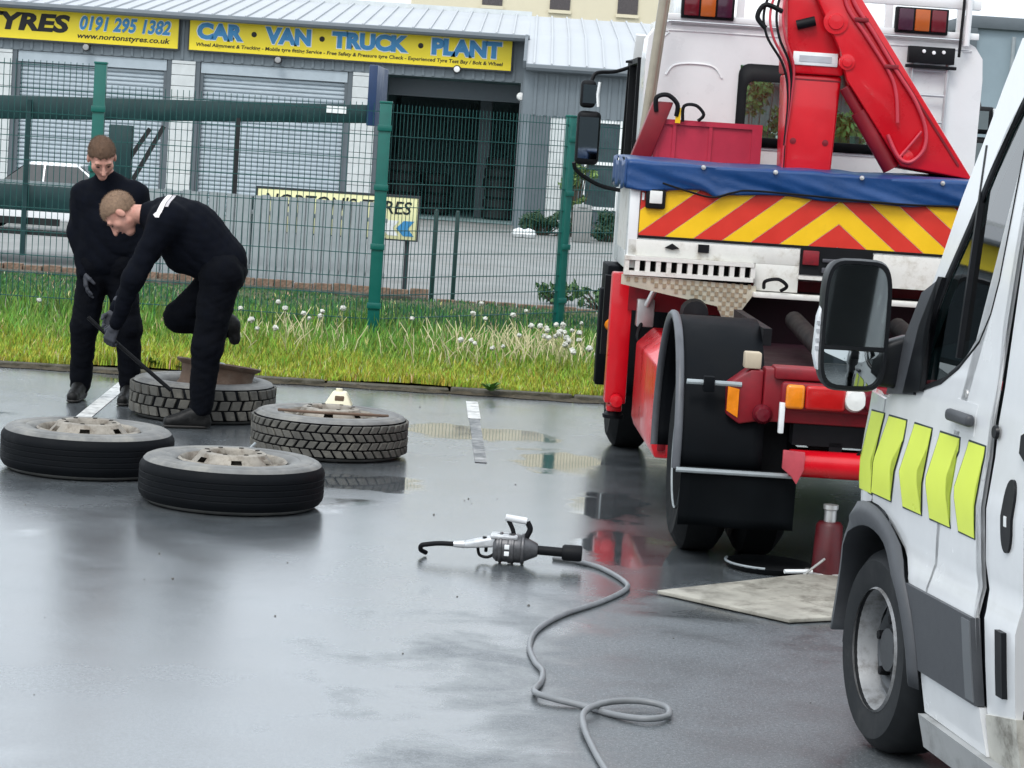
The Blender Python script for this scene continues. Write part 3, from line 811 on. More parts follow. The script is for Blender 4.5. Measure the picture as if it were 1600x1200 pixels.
TR(MB().box((-2.35, 28.985, 1.98), (-2.12, 29.0, 2.06))).build('number_plate', M_signwhite, tr)
for y in (29.35, 30.8):
    t_ = TR(MB().lathe([(.2, -.12), (.40, -.12), (.45, -.08), (.45, .08), (.40, .12), (.2, .12)], 28, c=(-4.3, y, .45), axis='y', closed=True)).build('wheel', M_rub, tr)
    TR(MB().lathe([(0, -.02), (.1, -.05), (.15, .02), (.2, -.06), (.21, .06)], 24, c=(-4.3, y, .45), axis='y')).build('rim', M_galv, t_)
    TR(MB().box((-3.4, y - .05, .006), (-3.25, y + .05, .9))).build('landing_leg', M_tr, tr)

# white saloon car beyond the trailer (its yard lies lower)
M_wpaint = mat('white_car_paint', (.78, .79, .80), .25, var=.03, coat=.6); M_cglass = mat('car_glass', (.015, .02, .022), .05, spec=.9)
car = empty('white_car', (-8.35, 44.0, yard_z(-8.35, 44.0) + 0.004)); tag(car, 'white saloon car seen over the trailer beside the left shutter', 'car')
prof = [(-1.55, .22), (-1.58, .5), (-1.45, .66), (-.75, .74), (-.75, .20)]
body = [(-1.62, .22), (-1.66, .5), (-1.5, .68), (-.72, .80), (.75, .84), (1.25, .82), (1.42, .70), (1.45, .4), (1.38, .22)]
MB().prism(body, 'y', -.72, .72).build('body', M_wpaint, car, bevel=.05, seg=3)
MB().hexa([(-.80, -.66, .79), (1.15, -.66, .82), (1.15, .66, .82), (-.80, .66, .79), (-.28, -.50, 1.235), (.52, -.50, 1.24), (.52, .50, 1.24), (-.28, .50, 1.235)]).build('roof', M_wpaint, car, bevel=.07, seg=3)
for sgn in (-1, 1):
    for (a, b, c_, d_) in (((-.72, .86), (-.015, .86), (-.015, 1.185), (-.32, 1.185)), ((.015, .86), (1.0, .86), (.58, 1.185), (.015, 1.185))):
        def Q(p): t = (p[1] - .79) / .445; return (p[0], sgn * (.668 - .16 * t), p[1])
        MB().add([Q(a), Q(b), Q(c_), Q(d_)], [(0, 1, 2, 3)]).build('side_window', M_cglass, car)
MB().add([(-.785, -.55, .83), (-.785, .55, .83), (-.345, .44, 1.2), (-.345, -.44, 1.2)], [(0, 1, 2, 3)]).build('windscreen', M_cglass, car); MB().add([(1.14, -.55, .86), (1.14, .55, .86), (.60, .44, 1.2), (.60, -.44, 1.2)], [(0, 1, 2, 3)]).build('rear_window', M_cglass, car)
for x in (-1.05, .95):
    for y in (-.66, .66):
        t_ = MB().lathe([(.15, -.09), (.24, -.09), (.27, -.06), (.27, .06), (.24, .09), (.15, .09)], 24, c=(x, y, .27), axis='y', closed=True).build('wheel', M_rub, car)
        MB().lathe([(0, -.07), (.13, -.05), (.16, -.08), (.16, .08), (.13, .05), (0, .07)], 20, c=(x, y, .27), axis='y').build('rim', M_galv, t_)
for y in (-.5, .5): MB().box((1.40, y - .14, .58), (1.475, y + .14, .68)).build('tail_lamp', mat('lamp_red', (.45, .01, .01), .2), car); MB().box((-1.66, y - .14, .52), (-1.60, y + .14, .62)).build('headlight', M_signwhite, car)

# bushes behind the truck and at the annex
def bush(name, loc, size, n, lab, col=(0.07, 0.15, 0.03), leaf=.05, cat='bush'):
    e = empty(name, loc); tag(e, lab, cat)
    r2 = np.random.default_rng(int(abs(loc[0] * 97 + loc[1] * 13)) + n); mb = MB(); st = MB(); C = []
    cl = [(r2.normal(0, .33) * size[0], r2.normal(0, .3) * size[1], r2.uniform(.25, .95) * size[2], r2.uniform(.16, .36) * min(size)) for _ in range(26)]
    for c in cl: st.tube([(c[0] * .1, c[1] * .1, -.05), (c[0] * .55, c[1] * .55, c[2] * .5), c[:3]], [.02, .012, .004], n=5)
    for i in range(n):
        c = cl[r2.integers(len(cl))]; d = r2.normal(size=3); d /= np.linalg.norm(d); rr = c[3] * r2.random() ** .4
        p = np.array(c[:3]) + d * rr; p[2] = max(p[2], .02)
        a = r2.normal(size=3); a /= np.linalg.norm(a); b = np.cross(a, d); b /= (np.linalg.norm(b) + 1e-6); l_ = leaf * r2.uniform(.6, 1.3)
        mb.add([p - a * l_, p + b * l_ * .45, p + a * l_, p - b * l_ * .45], [(0, 1, 2, 3)])
    st.build('stems', mat('bush_bark', (.07, .05, .035), .9), e)
    mb.build('crown', mat('bush_leaf' + name, col, .55, var=.5, scale=2.2), e, smooth=False)
    return e
bush('hedge_bush', (3.35, 37.0, 0), (1.2, .8, 3.3), 6500, 'leafy green bush seen through the rear window of the crane truck', (.10, .20, .05), .06)
bush('hedge_bush', (4.55, 38.0, 0), (1.2, .8, 3.2), 5600, 'leafy green bush seen beside the crane column through the cab', (.10, .19, .06), .06)
bush('ivy_bush', (.95, 46.7, 0), (.35, .3, 1.9), 1500, 'climbing green bush against the white blockwork of the annex', (.14, .22, .06), .05)
bush('low_bush', (.35, 46.5, 0), (.9, .4, .42), 1500, 'low dark bush at the foot of the annex wall', (.03, .07, .03), .05)
bush('yard_weed', (.45, 28.2, 0), (.35, .2, .20), 500, 'green weed clump in the concrete yard behind the right mesh panel', (.08, .16, .05), .04, 'weed')
bush('yard_weed', (.95, 27.6, 0), (.45, .2, .26), 600, 'green weed clump in the yard beside the crane truck', (.08, .16, .05), .04, 'weed')
bush('low_bush', (1.6, 45.5, 0), (.9, .5, .5), 1500, 'low dark bush below the annex windows by the truck cab', (.04, .09, .03), .05)
tb = MB().prism([(-.16, 0), (.16, 0), (.17, .62), (-.17, .62)], 'y', -.16, .16).lathe([(0, .68), (.16, .66), (.18, .62)], 16).build('concrete_bollard', M_concrete, bevel=.02)
place(tb, (1.05, 44.6, 0)); tag(tb, 'squat grey concrete block by the annex corner', 'bollard')
for i, (x, y) in enumerate(((-.05, 44.9), (.12, 44.85))):
    st_ = MB().lathe([(0, 0), (.10, .01), (.14, .07), (.11, .14), (0, .18)], 12).build('white_stone', M_signwhite); st_.rotation_euler = (0, 0, i); st_.location = (x, y, -.004)
    tag(st_, ('rounded white stone at the annex foot, left one' if i == 0 else 'rounded white stone at the annex foot, right one'), 'stone')

# grey container behind the truck
ct = empty('shipping_container', (6.6, 24.0, 0)); tag(ct, 'grey steel container standing behind the crane truck', 'container')
M_cont = mat('container_grey', (.25, .32, .36), .5, var=.1, scale=2, dirt=.2, dcol=(.18, .2, .2))
cm = MB().box((-2.4, .06, .7), (2.4, 5.8, 3.18)); x = -2.36
cm2 = MB()
while x < 2.35: cm2.box((x, .03, .75), (x + .22, .06, 3.12)); x += .56
cm.build('shell', M_cont, ct); 
MB().box((-2.5, .0, 3.18), (2.5, 5.9, 3.30)).build('top_rail', M_clad_d, ct, bevel=.01); MB().box((-2.5, 0, .55), (2.5, 5.9, .7)).build('bottom_rail', M_clad_d, ct)
MB().box((-2.52, -.01, .7), (-2.4, .12, 3.18)).build('corner_post', M_clad_d, ct); MB().box((2.4, -.01, .7), (2.52, .12, 3.18)).build('corner_post', M_clad_d, ct)
for x in (-2.05, -1.4, 1.4, 2.05):
    b_ = MB().tube([(x, .0, .75), (x, .0, 3.12)], .02, 8).build('lock_rod', M_galv, ct); MB().box((x - .05, -.03, 1.4), (x + .05, .04, 1.5)).build('handle', M_galv, b_)
for x in (-2.0, 2.0):
    for y in (.6, 5.2): MB().box((x - .1, y - .1, 0.002), (x + .1, y + .1, .56)).build('support_leg', M_clad_d, ct)

# ================================================================== crane truck (seen from behind)
M_red = mat('truck_red', (0.60, 0.003, 0.012), 0.32, var=.1, scale=4, coat=.3, dirt=.12, dcol=(.16, .02, .02), dscale=4, bump=.0006, bscale=25)
M_redd = mat('faded_red', (0.20, 0.004, 0.011), 0.45, var=.2, scale=5, dirt=.45, dcol=(.07, .012, .015), dscale=6)
M_white = mat('truck_white', (0.74, 0.75, 0.75), 0.32, var=.04, coat=.3, dirt=.22, dcol=(.50, .49, .46), dscale=3)
M_dwhite = mat('dirty_white', (0.66, 0.65, 0.61), 0.45, var=.1, dirt=.5, dcol=(.30, .26, .20), dscale=6)
M_chas = mat('chassis_black', (0.004, 0.0045, 0.006), .6, spec=.25, var=.3, scale=9, dirt=.2, dcol=(.015, .013, .012))
M_plast = mat('mudguard_black', (0.0025, 0.0035, 0.005), .65, var=.25, scale=5, dirt=.2, dcol=(.012, .012, .012), dscale=3, spec=.12)
M_cyel = mat('chevron_yellow', (0.82, 0.50, 0.005), .4, var=.06, dirt=.12, dcol=(.35, .2, .03), dscale=9)
M_cred = mat('chevron_red', (0.60, 0.028, 0.015), .4, var=.08, dirt=.12, dcol=(.25, .05, .03), dscale=9)
M_tarp = mat('blue_tarp', (0.003, 0.042, 0.155), .38, var=.15, scale=5, bump=.004, bscale=14)
M_tread = mat('treadplate', (0.52, 0.48, 0.38), .4, metal=.35, var=.15, dirt=.4, dcol=(.22, .18, .12), dscale=7)
M_pole = mat('tan_pole', (0.36, 0.32, 0.25), .4, metal=.5, var=.2, scale=3)
M_alu = mat('worn_alloy', (0.55, 0.55, 0.54), .38, metal=.7, var=.15)
M_amber = mat('lamp_amber', (.75, .22, .01), .18, spec=.6, var=.12, scale=30); M_lred = mat('lamp_red', (.55, .012, .012), .2); M_lclear = mat('lamp_clear', (.75, .75, .72), .15)
M_ldark = mat('lamp_dark_red', (.12, .008, .015), .15); M_lorange = mat('lamp_orange', (.40, .09, .015), .2)
M_hose = mat('red_hose', (.50, .04, .06), .4); M_tglass = glass_mat('truck_glass', (.62, .72, .68))
TR_A = R(1.9)
trk = empty('crane_truck', (1.82, 11.9, 0), TR_A); tag(trk, 'red and white crane recovery truck with chevron tailboard and blue tarpaulin', 'truck')
def B(name, mb, m, parent=trk, **k): return mb.build(name, m, parent, **k)

# chassis and deck
for s in (-1, 1): B('chassis_rail', MB().box((s * .42 - .04, -.55, .58), (s * .42 + .04, 5.3, .80)), M_chas)
for s in (-1, 1):
    B('leaf_spring', MB().box((s * .52 - .035, -.5, .50), (s * .52 + .035, .5, .53)).box((s * .52 - .035, -.36, .535), (s * .52 + .035, .36, .56)).box((s * .52 - .035, -.22, .565), (s * .52 + .035, .22, .59)), M_chas)
    B('upper_guard', MB().box((s * .66 - .02, -.30, 1.02), (s * .66 + .02, .9, 1.10)), M_chas)
B('light_block_panel', MB().box((1.02, .72, .16), (1.05, 3.2, .95)), M_chas); B('light_block_panel', MB().box((1.0, 3.3, .25), (1.03, 5.2, 1.0)), M_chas)  # unseen far-side panels, added to block light from under the truck
B('air_tank', MB().lathe([(0, -.28), (.10, -.26), (.11, -.2), (.11, .2), (.10, .26), (0, .28)], 20, c=(-.1, .75, .72), axis='x'), M_chas)
B('underlift_ram', MB().tube([(-.28, -.35, .90), (-.28, 1.5, 1.02)], .05, 14).tube([(.28, -.35, .90), (.28, 1.5, 1.02)], .05, 14), M_chas)
B('rear_deck', MB().box((-.62, -.45, .80), (.62, 1.9, .86)), mat('dark_maroon', (.012, .002, .005), .6, var=.3, spec=.2))
for y in (0, 3.8): B('axle', MB().tube([(-.95, y, .45), (.95, y, .45)], .07, 12), M_chas)
# wheels
def truck_wheel(x, y, w, name='wheel'):
    t = B(name, MB().lathe([(.25, -w / 2 + .02), (.38, -w / 2), (.43, -w / 2 + .03), (.45, -w / 2 + .05), (.45, w / 2 - .05), (.43, w / 2 - .03), (.38, w / 2), (.25, w / 2 - .02)], 48, c=(x, y, .45), axis='x', closed=True), M_rub)
    MB().lathe([(.26, -w / 2 + .01), (.24, 0), (.16, .02), (.10, -.05 if x < 0 else .05), (0, -.05 if x < 0 else .05)], 28, c=(x, y, .45), axis='x').build('rim', M_galv, t)
    return t
truck_wheel(-.955, 3.8, .26); truck_wheel(.955, 3.8, .26)
for s in (-1, 1):
    truck_wheel(s * .90, 0, .24); truck_wheel(s * .62, 0, .24)
# rear mudguards, flaps, stays
for s in (-1, 1):
    xo, xi = (-1.07, -.68) if s < 0 else (1.07, .68)
    pts = [(0 + .58 * math.cos(t), .54 + .58 * math.sin(t)) for t in np.linspace(R(-12), R(188), 26)]
    mg = MB().grid(lambda u, v: (xo + (xi - xo) * u, *pts[int(round(v * 25))]), 8, 25)
    g = B('mudguard', mg, M_plast, solid=.012)
    MB().tube([(xo, y, z) for y, z in pts], .020, 10).build('edge_trim', mat('grey_rubber', (.085, .09, .10), .4, var=.3, scale=4), g)
    MB().grid(lambda u, v: (s * (1.045 - .53 * u), -.585 + .02 * math.sin(u * 9) * v, .47 - .27 * v), 10, 6).build('mud_flap', mat('flap_rubber', (.002, .003, .004), .6, spec=.1, var=.2, scale=6), g, solid=.01)
    MB().tube([(xo, -.60, .455), (s * .5, -.60, .455)], .012, 8).build('flap_rail', M_galv, g)
    B('stay', MB().tube([(s * 1.05, -.60, .86), (s * .80, -.60, .86)], .012, 8), M_galv)
    B('stay_clamp', MB().box((s * .95 - .025, -.63, .82), (s * .95 + .025, -.575, .89)), M_plast, bevel=.005)
# rear lamp carrier
B('rear_bumper', MB().box((-.70, -.62, .70), (.70, -.50, .945)).box((-.66, -.66, .90), (.66, -.50, .955)), M_redd, bevel=.012)
for s in (-1, 1):
    e = B('bumper_end', MB().prism([(s * .702, .70), (s * .702, .93), (s * .76, .93), (s * .86, .86), (s * .86, .72), (s * .80, .68)], 'y', -.60, -.42), M_redd, bevel=.008)
    MB().prism([(s * .862, .74), (s * .862, .85), (s * .81, .84), (s * .81, .71)], 'y', -.612, -.602).build('amber_reflector', M_amber, e)
    MB().box((s * .755 - .038, -.60, .935), (s * .755 + .038, -.52, 1.01)).build('cap_block', mat('tan_block', (.45, .38, .28), .6, var=.2, dirt=.4), e, bevel=.008)
    MB().box((s * .62 - .012, -.70, .66), (s * .62 + .012, -.665, .80)).build('marker', M_signwhite, e, bevel=.004)
    MB().lathe([(0, -.05), (.03, -.045), (.045, -.02), (.045, .02)], 16, c=(s * .70, -.62, .735), axis='y').build('round_reflector', M_ldark, e)
    x0 = s * .61 if s < 0 else .16
    L = B('lamp_cluster', MB().box((x0 - .02, -.69, .765), (x0 + .47, -.655, .895)), M_redd, bevel=.02)
    def lens(a, b, mt, nm):
        MB().box((x0 + a, -.715, .775), (x0 + b, -.685, .885)).build(nm, mt, L, bevel=.015, seg=3)
    if s < 0: lens(0, .085, M_amber, 'indicator_lens'); lens(.088, .27, M_lred, 'brake_lens')
    else: lens(.365, .45, M_amber, 'indicator_lens'); lens(.18, .362, M_lred, 'brake_lens')
    xr = x0 + (.315 if s < 0 else .135); xd = x0 + (.40 if s < 0 else .05)
    MB().lathe([(0, -.725), (.045, -.72), (.055, -.69)], 22, c=(xr, 0, .83), axis='y').build('reverse_lens', M_lclear, L)
    MB().lathe([(0, -.725), (.045, -.72), (.055, -.69)], 22, c=(xd, 0, .83), axis='y').build('fog_lens', M_ldark, L)
B('under_beam', MB().box((-.55, -.60, .60), (.55, -.48, .70)), M_chas)
# under-run bar
ub = B('under_run_bar', MB().tube([(-.56, -.62, .52), (.56, -.62, .52)], .062, 20), M_red)
for s in (-1, 1): MB().prism([(s * .60, .585), (s * .50, .58), (s * .50, .50), (s * .53, .43), (s * .56, .47), (s * .60, .50)], 'y', -.69, -.67).build('end_flange', mat('pink_red', (.50, .07, .09), .5, var=.2), ub, bevel=.004); 
for s in (-1, 1): B('bar_hanger', MB().box((s * .35 - .03, -.6, .52), (s * .35 + .03, -.54, .62)), M_chas)
B('air_line', MB().tube(catmull([(-.2, -.63, .70), (-.22, -.66, .63), (-.26, -.64, .57)], 6), .006, 6), M_chas)
# load body with tailboard
bd = B('load_body', MB().box((-1.15, 2.03, 1.30), (1.15, 3.05, 1.70)), M_dwhite)
MB().box((-1.17, 1.985, 1.22), (-1.115, 2.10, 1.72)).build('corner_post', M_white, bd, bevel=.006); MB().box((1.115, 1.985, 1.22), (1.17, 2.10, 1.72)).build('corner_post', M_white, bd, bevel=.006)
tb_ = B('tailboard', MB().box((-1.11, 2.0, 1.38), (1.11, 2.028, 1.72)), M_white)
w_, m_ = .128, .80
for s in (-1, 1):
    k = 0; c = 1.40
    zc = 1.545
    ks = -3
    while True:
        c0 = zc + .118 + (ks) * w_; c1_ = c0 + w_
        if c0 > 1.70 + m_ * 1.12: break
        poly = [(-1.11, 1.405), (0, 1.405), (0, 1.70), (-1.11, 1.70)]
        poly = clip(poly, -(-m_), 1 * 1.0, 1e9)
        # u = z + m|x| = z - m x for x<0
        poly = clip(poly, -m_, 1, c1_ - .002); poly = clip(poly, m_, -1, -c0 - .002) if poly else poly
        if len(poly) >= 3:
            if s > 0: poly = [(-p[0], p[1]) for p in poly]
            MB().prism(poly, 'y', 1.9955, 2.0).build('chevron_stripe', M_cyel if ks % 2 else M_cred, tb_)
        ks += 1
MB().box((-1.11, 1.99, 1.390), (1.11, 2.0, 1.404)).build('rubber_strip', M_chas, tb_)
wl_ = MB().box((-1.085, 1.96, 1.555), (-.975, 1.995, 1.665)).build('work_lamp', M_chas, tb_, bevel=.012); MB().box((-1.065, 1.952, 1.585), (-.995, 1.962, 1.655)).build('lens', M_lclear, wl_, bevel=.004)
MB().box((-1.105, 1.985, 1.60), (-1.092, 1.996, 1.64)).build('reflector', M_signwhite, tb_)
# recess under the triangle
rc_ = B('light_recess', MB().box((-.20, 1.985, 1.245), (.20, 2.0, 1.405)), M_chas)
MB().box((-.19, 1.965, 1.30), (-.10, 1.985, 1.38)).build('socket', M_redd, rc_, bevel=.005); MB().box((-.08, 1.97, 1.26), (.17, 1.985, 1.29)).build('bar', mat('dark_grey_bar', (.06, .06, .07), .4), rc_, bevel=.004); MB().box((-.08, 1.97, 1.32), (.17, 1.985, 1.34)).build('bar', MATS['dark_grey_bar'], rc_, bevel=.004)
# white lower panels, slotted beam, hooks
lp = B('lower_panel', MB().box((-1.165, 1.985, 1.29), (-.205, 2.03, 1.382)).box((.205, 1.985, 1.20), (1.165, 2.03, 1.382)).box((-.45, 1.985, 1.14), (-.205, 2.03, 1.29)), M_dwhite, bevel=.003)
sbm = MB().box((-1.18, 1.93, 1.268), (-.46, 2.0, 1.29)).box((-1.18, 1.93, 1.185), (-.46, 2.0, 1.208))
for i in range(13): x = -1.18 + i * .0585; sbm.box((x, 1.935, 1.208), (x + .026, 1.99, 1.268))
B('slotted_beam', sbm, M_dwhite)
B('slot_backing', MB().box((-1.17, 2.03, 1.15), (-.46, 2.05, 1.29)), M_chas)
B('step_ledge', MB().box((-.46, 1.90, 1.105), (1.17, 2.0, 1.135)), M_dwhite, bevel=.006)
B('tow_hook', MB().tube(catmull([(-.40, 1.93, 1.16), (-.40, 1.88, 1.20), (-.33, 1.87, 1.215), (-.28, 1.88, 1.18), (-.31, 1.90, 1.15)], 6), .010, 8), M_chas)
B('catch', MB().prism([(-.96, 1.345), (-.92, 1.37), (-.88, 1.345), (-.92, 1.335)], 'y', 1.965, 1.986), M_chas); B('catch', MB().box((-.775, 1.965, 1.33), (-.715, 1.986, 1.375)), M_chas)
B('pin', MB().box((-.21, 1.93, 1.22), (-.06, 1.97, 1.24)), M_dwhite)
# treadplate valance
tp = B('treadplate_valance', MB().prism([(-1.19, 1.185), (-.44, 1.165), (-.44, 1.135), (-.585, .915), (-.65, 1.04), (-1.19, 1.13)], 'y', 1.95, 1.965), M_tread)
bars = MB(); rr_ = 0
z = .93
while z < 1.175:
    x = -1.175 + (.0225 if rr_ % 2 else 0)
    while x < -.455:
        low = 1.145 + (x + 1.19) * (-.20) if x < -.66 else (1.05 + (x + .655) * -1.9 if x < -.585 else .925 + (x + .585) * 1.55)
        if z > low + .02 and z < 1.165: bars.bar((x, 1.948, z - .0125), (x, 1.948, z + .0125), .019, .006)
        x += .045
    z += .0255; rr_ += 1
stuff(bars.build('tread_pattern', mat('treadplate_brown', (.26, .20, .13), .5), tp, smooth=False))
B('underbody_panel', MB().prism([(-.58, .82), (1.1, .82), (1.1, 1.13), (-.44, 1.13), (-.575, .91)], 'y', 2.28, 2.31), mat('dark_maroon', (.035, .006, .012), .6))
B('cross_beam', MB().box((-1.1, 2.5, .95), (1.1, 2.8, 1.18)), M_redd)
# tarpaulin
def tarp(u, v):
    x = -1.20 + 2.40 * u; w_ = abs(u - .5) * 2
    fold = .003 * math.sin(u * 37 + 3 * math.sin(u * 13)) + .006 * math.sin(u * 17 + 1)
    if v < .42:
        t = v / .42; low = 1.668 - .006 * math.sin(u * 31) - .010 * max(0, math.sin(u * 12 + 1.2)) - .03 * math.exp(-((u - .21) / .02) ** 2)
        return (x * (1.0), 1.965 - .010 * (1 - t) * math.sin(u * 26 + 5 * t + 2 * math.sin(u * 7)) - .004 * math.sin(u * 61 + 14 * t) * (1 - t), low + (1.812 - low) * t + fold * t * .4)
    t = (v - .42) / .58
    return (x, 1.965 + 1.10 * t, 1.812 + .016 * math.sin(t * PI) + fold * (1 - .4 * t) + .012 * math.sin(u * 19 + t * 9) * t)
tpn = B('tarpaulin', MB().grid(tarp, 110, 30), M_tarp, angle=80, solid=.006)
for s in (-1, 1):
    MB().grid(lambda u, v: (s * (1.205 + .008 * math.sin(u * 30)), 1.965 + 1.1 * u, 1.66 + .155 * v + .015 * math.sin(u * 17)), 20, 5).build('side_flap', M_tarp, tpn, solid=.005)
rope = [(-1.0, 1.945, 1.70), (-.86, 1.945, 1.665), (-.72, 1.945, 1.64), (-.60, 1.945, 1.675), (-.45, 1.945, 1.69), (.3, 1.945, 1.67), (.75, 1.945, 1.675), (.85, 1.945, 1.63), (1.0, 1.945, 1.68)]
MB().tube(catmull(rope, 5), .006, 6).build('rope', M_chas, tpn)
for x in (-.78, -.38, .1, .55): MB().lathe([(0, -.012), (.012, -.01), (.014, 0)], 10, c=(x, 1.955, 1.80), axis='y').build('eyelet', M_alu, tpn)
# crane
cr = B('crane_column', MB().hexa([(-.27, 2.42, 1.6), (-.01, 2.42, 1.6), (-.01, 2.72, 1.6), (-.27, 2.72, 1.6), (-.295, 2.40, 2.36), (.015, 2.40, 2.36), (.015, 2.74, 2.36), (-.295, 2.74, 2.36)]), M_red, bevel=.02, seg=3)
MB().hexa([(-.30, 2.38, 2.36), (.02, 2.38, 2.36), (.02, 2.76, 2.36), (-.30, 2.76, 2.36), (-.36, 2.38, 3.1), (-.02, 2.38, 3.1), (-.02, 2.76, 3.1), (-.36, 2.76, 3.1)]).build('column_head', M_red, cr, bevel=.015)
MB().box((-.275, 2.372, 2.41), (-.02, 2.379, 2.485)).build('maker_plate', M_signwhite, cr, bevel=.004); MB().box((-.24, 2.369, 2.43), (-.055, 2.3715, 2.465)).build('plate_print', mat('grey_print', (.45, .47, .5), .5), cr)
MB().box((-.29, 2.40, 2.325), (.015, 2.405, 2.335)).build('collar', M_redd, cr)
for x in (-.235, -.05): MB().lathe([(0, -.01), (.018, -.008), (.02, 0)], 10, c=(x, 2.415, 1.98), axis='y').build('bolt', M_redd, cr)
MB().tube([(-.27, 2.36, 2.63), (-.17, 2.34, 2.66)], .028, 10).build('valve', M_chas, cr)
bmn = B('crane_boom', MB().prism([(-.06, 3.1), (-.14, 2.62), (.0, 2.36), (.37, 1.86), (.80, 1.80), (.78, 1.85), (.08, 2.80), (-.10, 3.1)][0:0] + [(-.02, 2.50), (.03, 2.34), (.375, 1.875), (.79, 1.825), (.085, 2.79), (-.13, 3.1), (-.34, 3.1)], 'y', 2.30, 2.375), M_red, bevel=.01)
MB().prism([(.05, 2.31), (.385, 1.865), (.80, 1.82), (.10, 2.78), (-.10, 3.08)], 'y', 2.378, 2.72).build('boom_core', M_red, bmn, bevel=.01)
for (x, z, r_) in ((-.06, 2.66, .07), (.02, 2.44, .045), (.40, 1.93, .04)): B('pivot_pin', MB().lathe([(0, -.02), (r_ * .6, -.018), (r_ * .65, -.01), (r_, -.008), (r_, .01)], 20, c=(x, 2.298, z), axis='y'), M_red)
B('weld_strip', MB().bar((.10, 2.297, 2.70), (.70, 2.297, 1.90), .010, .012), M_redd)
B('boom_cylinder', MB().tube([(.03, 2.36, 2.30), (.12, 2.36, 2.17)], .035, 14).tube([(.12, 2.36, 2.17), (.33, 2.36, 1.86)], .05, 14), M_redd)
hz = lambda pts, r, nm: B(nm, MB().tube(catmull(pts, 7), r, 8), M_hose)
hz([(-.01, 2.285, 2.95), (.03, 2.285, 2.78), (.15, 2.283, 2.62), (.30, 2.283, 2.41), (.42, 2.28, 2.25), (.49, 2.275, 2.10), (.49, 2.27, 1.98), (.42, 2.27, 1.905), (.35, 2.275, 1.93), (.28, 2.28, 2.05)], .011, 'boom_hose')
hz([(-.05, 2.285, 2.95), (-.01, 2.285, 2.76), (.11, 2.283, 2.60), (.26, 2.283, 2.40), (.31, 2.28, 2.28), (.33, 2.275, 2.12)], .010, 'boom_hose')
hz([(.36, 2.28, 1.93), (.42, 2.275, 2.01), (.47, 2.275, 2.08)], .008, 'boom_hose')
for (x, z) in ((.09, 2.68), (.28, 2.43)): B('hose_clamp', MB().box((x - .05, 2.268, z - .012), (x + .03, 2.298, z + .012)), M_redd, bevel=.004)
for k in range(4):
    B('column_hose', MB().tube(catmull([(-.37 + k * .02, 2.36, 2.95), (-.46 + k * .035, 2.34, 2.72), (-.44 + k * .035, 2.33, 2.56), (-.33 + k * .02, 2.36, 2.40), (-.285 + k * .006, 2.38, 2.22), (-.285, 2.39, 1.95), (-.28, 2.40, 1.75)], 7), .0075, 8), M_hose if k % 2 else M_chas)
B('hose_guard', MB().tube(catmull([(-.36, 2.34, 2.70), (-.46, 2.33, 2.73), (-.50, 2.33, 2.66), (-.45, 2.33, 2.60)], 6), .014, 8), M_chas)
# red tool crate, stabiliser hand gear, pole
ck = B('tool_crate', MB().box((-.97, 3.0, 1.80), (-.35, 3.02, 2.04)).box((-.97, 3.24, 1.80), (-.35, 3.26, 2.04)).box((-.97, 3.02, 1.80), (-.95, 3.24, 2.04)).box((-.37, 3.02, 1.80), (-.35, 3.24, 2.04)).box((-.95, 3.02, 1.80), (-.37, 3.24, 1.82)), mat('crate_red', (.46, .02, .05), .45, var=.12))
MB().box((-.98, 2.985, 2.03), (-.34, 3.0, 2.06)).box((-.40, 2.985, 1.80), (-.34, 3.0, 2.03)).box((-.98, 2.985, 1.80), (-.95, 3.0, 2.03)).box((-.655, 2.988, 1.80), (-.635, 3.0, 2.03)).box((-.87, 2.988, 1.80), (-.85, 3.0, 2.03)).build('frame', MATS['crate_red'], ck)
B('lever_arm', MB().hexa([(-1.12, 2.95, 1.80), (-1.0, 2.95, 1.80), (-1.0, 3.05, 1.80), (-1.12, 3.05, 1.80), (-1.0, 2.95, 2.16), (-.88, 2.95, 2.16), (-.88, 3.05, 2.16), (-1.0, 3.05, 2.16)]), M_redd, bevel=.01)
B('shackle', MB().tube(catmull([(-.98, 2.95, 2.10), (-.985, 2.94, 2.18), (-.92, 2.94, 2.20), (-.86, 2.94, 2.15), (-.86, 2.95, 2.08)], 6), .014, 8), M_chas)
B('chain_hook', MB().tube(catmull([(-.82, 2.95, 2.05), (-.82, 2.94, 2.14), (-.75, 2.94, 2.15), (-.70, 2.94, 2.10), (-.73, 2.95, 2.06)], 6), .010, 8), M_chas)
B('strap', MB().box((-.865, 2.945, 2.04), (-.835, 2.955, 2.13)), M_cyel)
B('exhaust_pole', MB().tube([(-1.06, 3.15, 1.5), (-.955, 3.15, 2.85)], .034, 14), M_pole)
# cab
cb_ = B('cab', MB().prism([(-1.02, 1.10), (-1.03, 2.45), (-1.0, 2.57), (-.92, 2.64), (.92, 2.64), (1.0, 2.57), (1.03, 2.45), (1.02, 1.10)], 'y', 3.40, 3.46), M_white, bevel=.012)
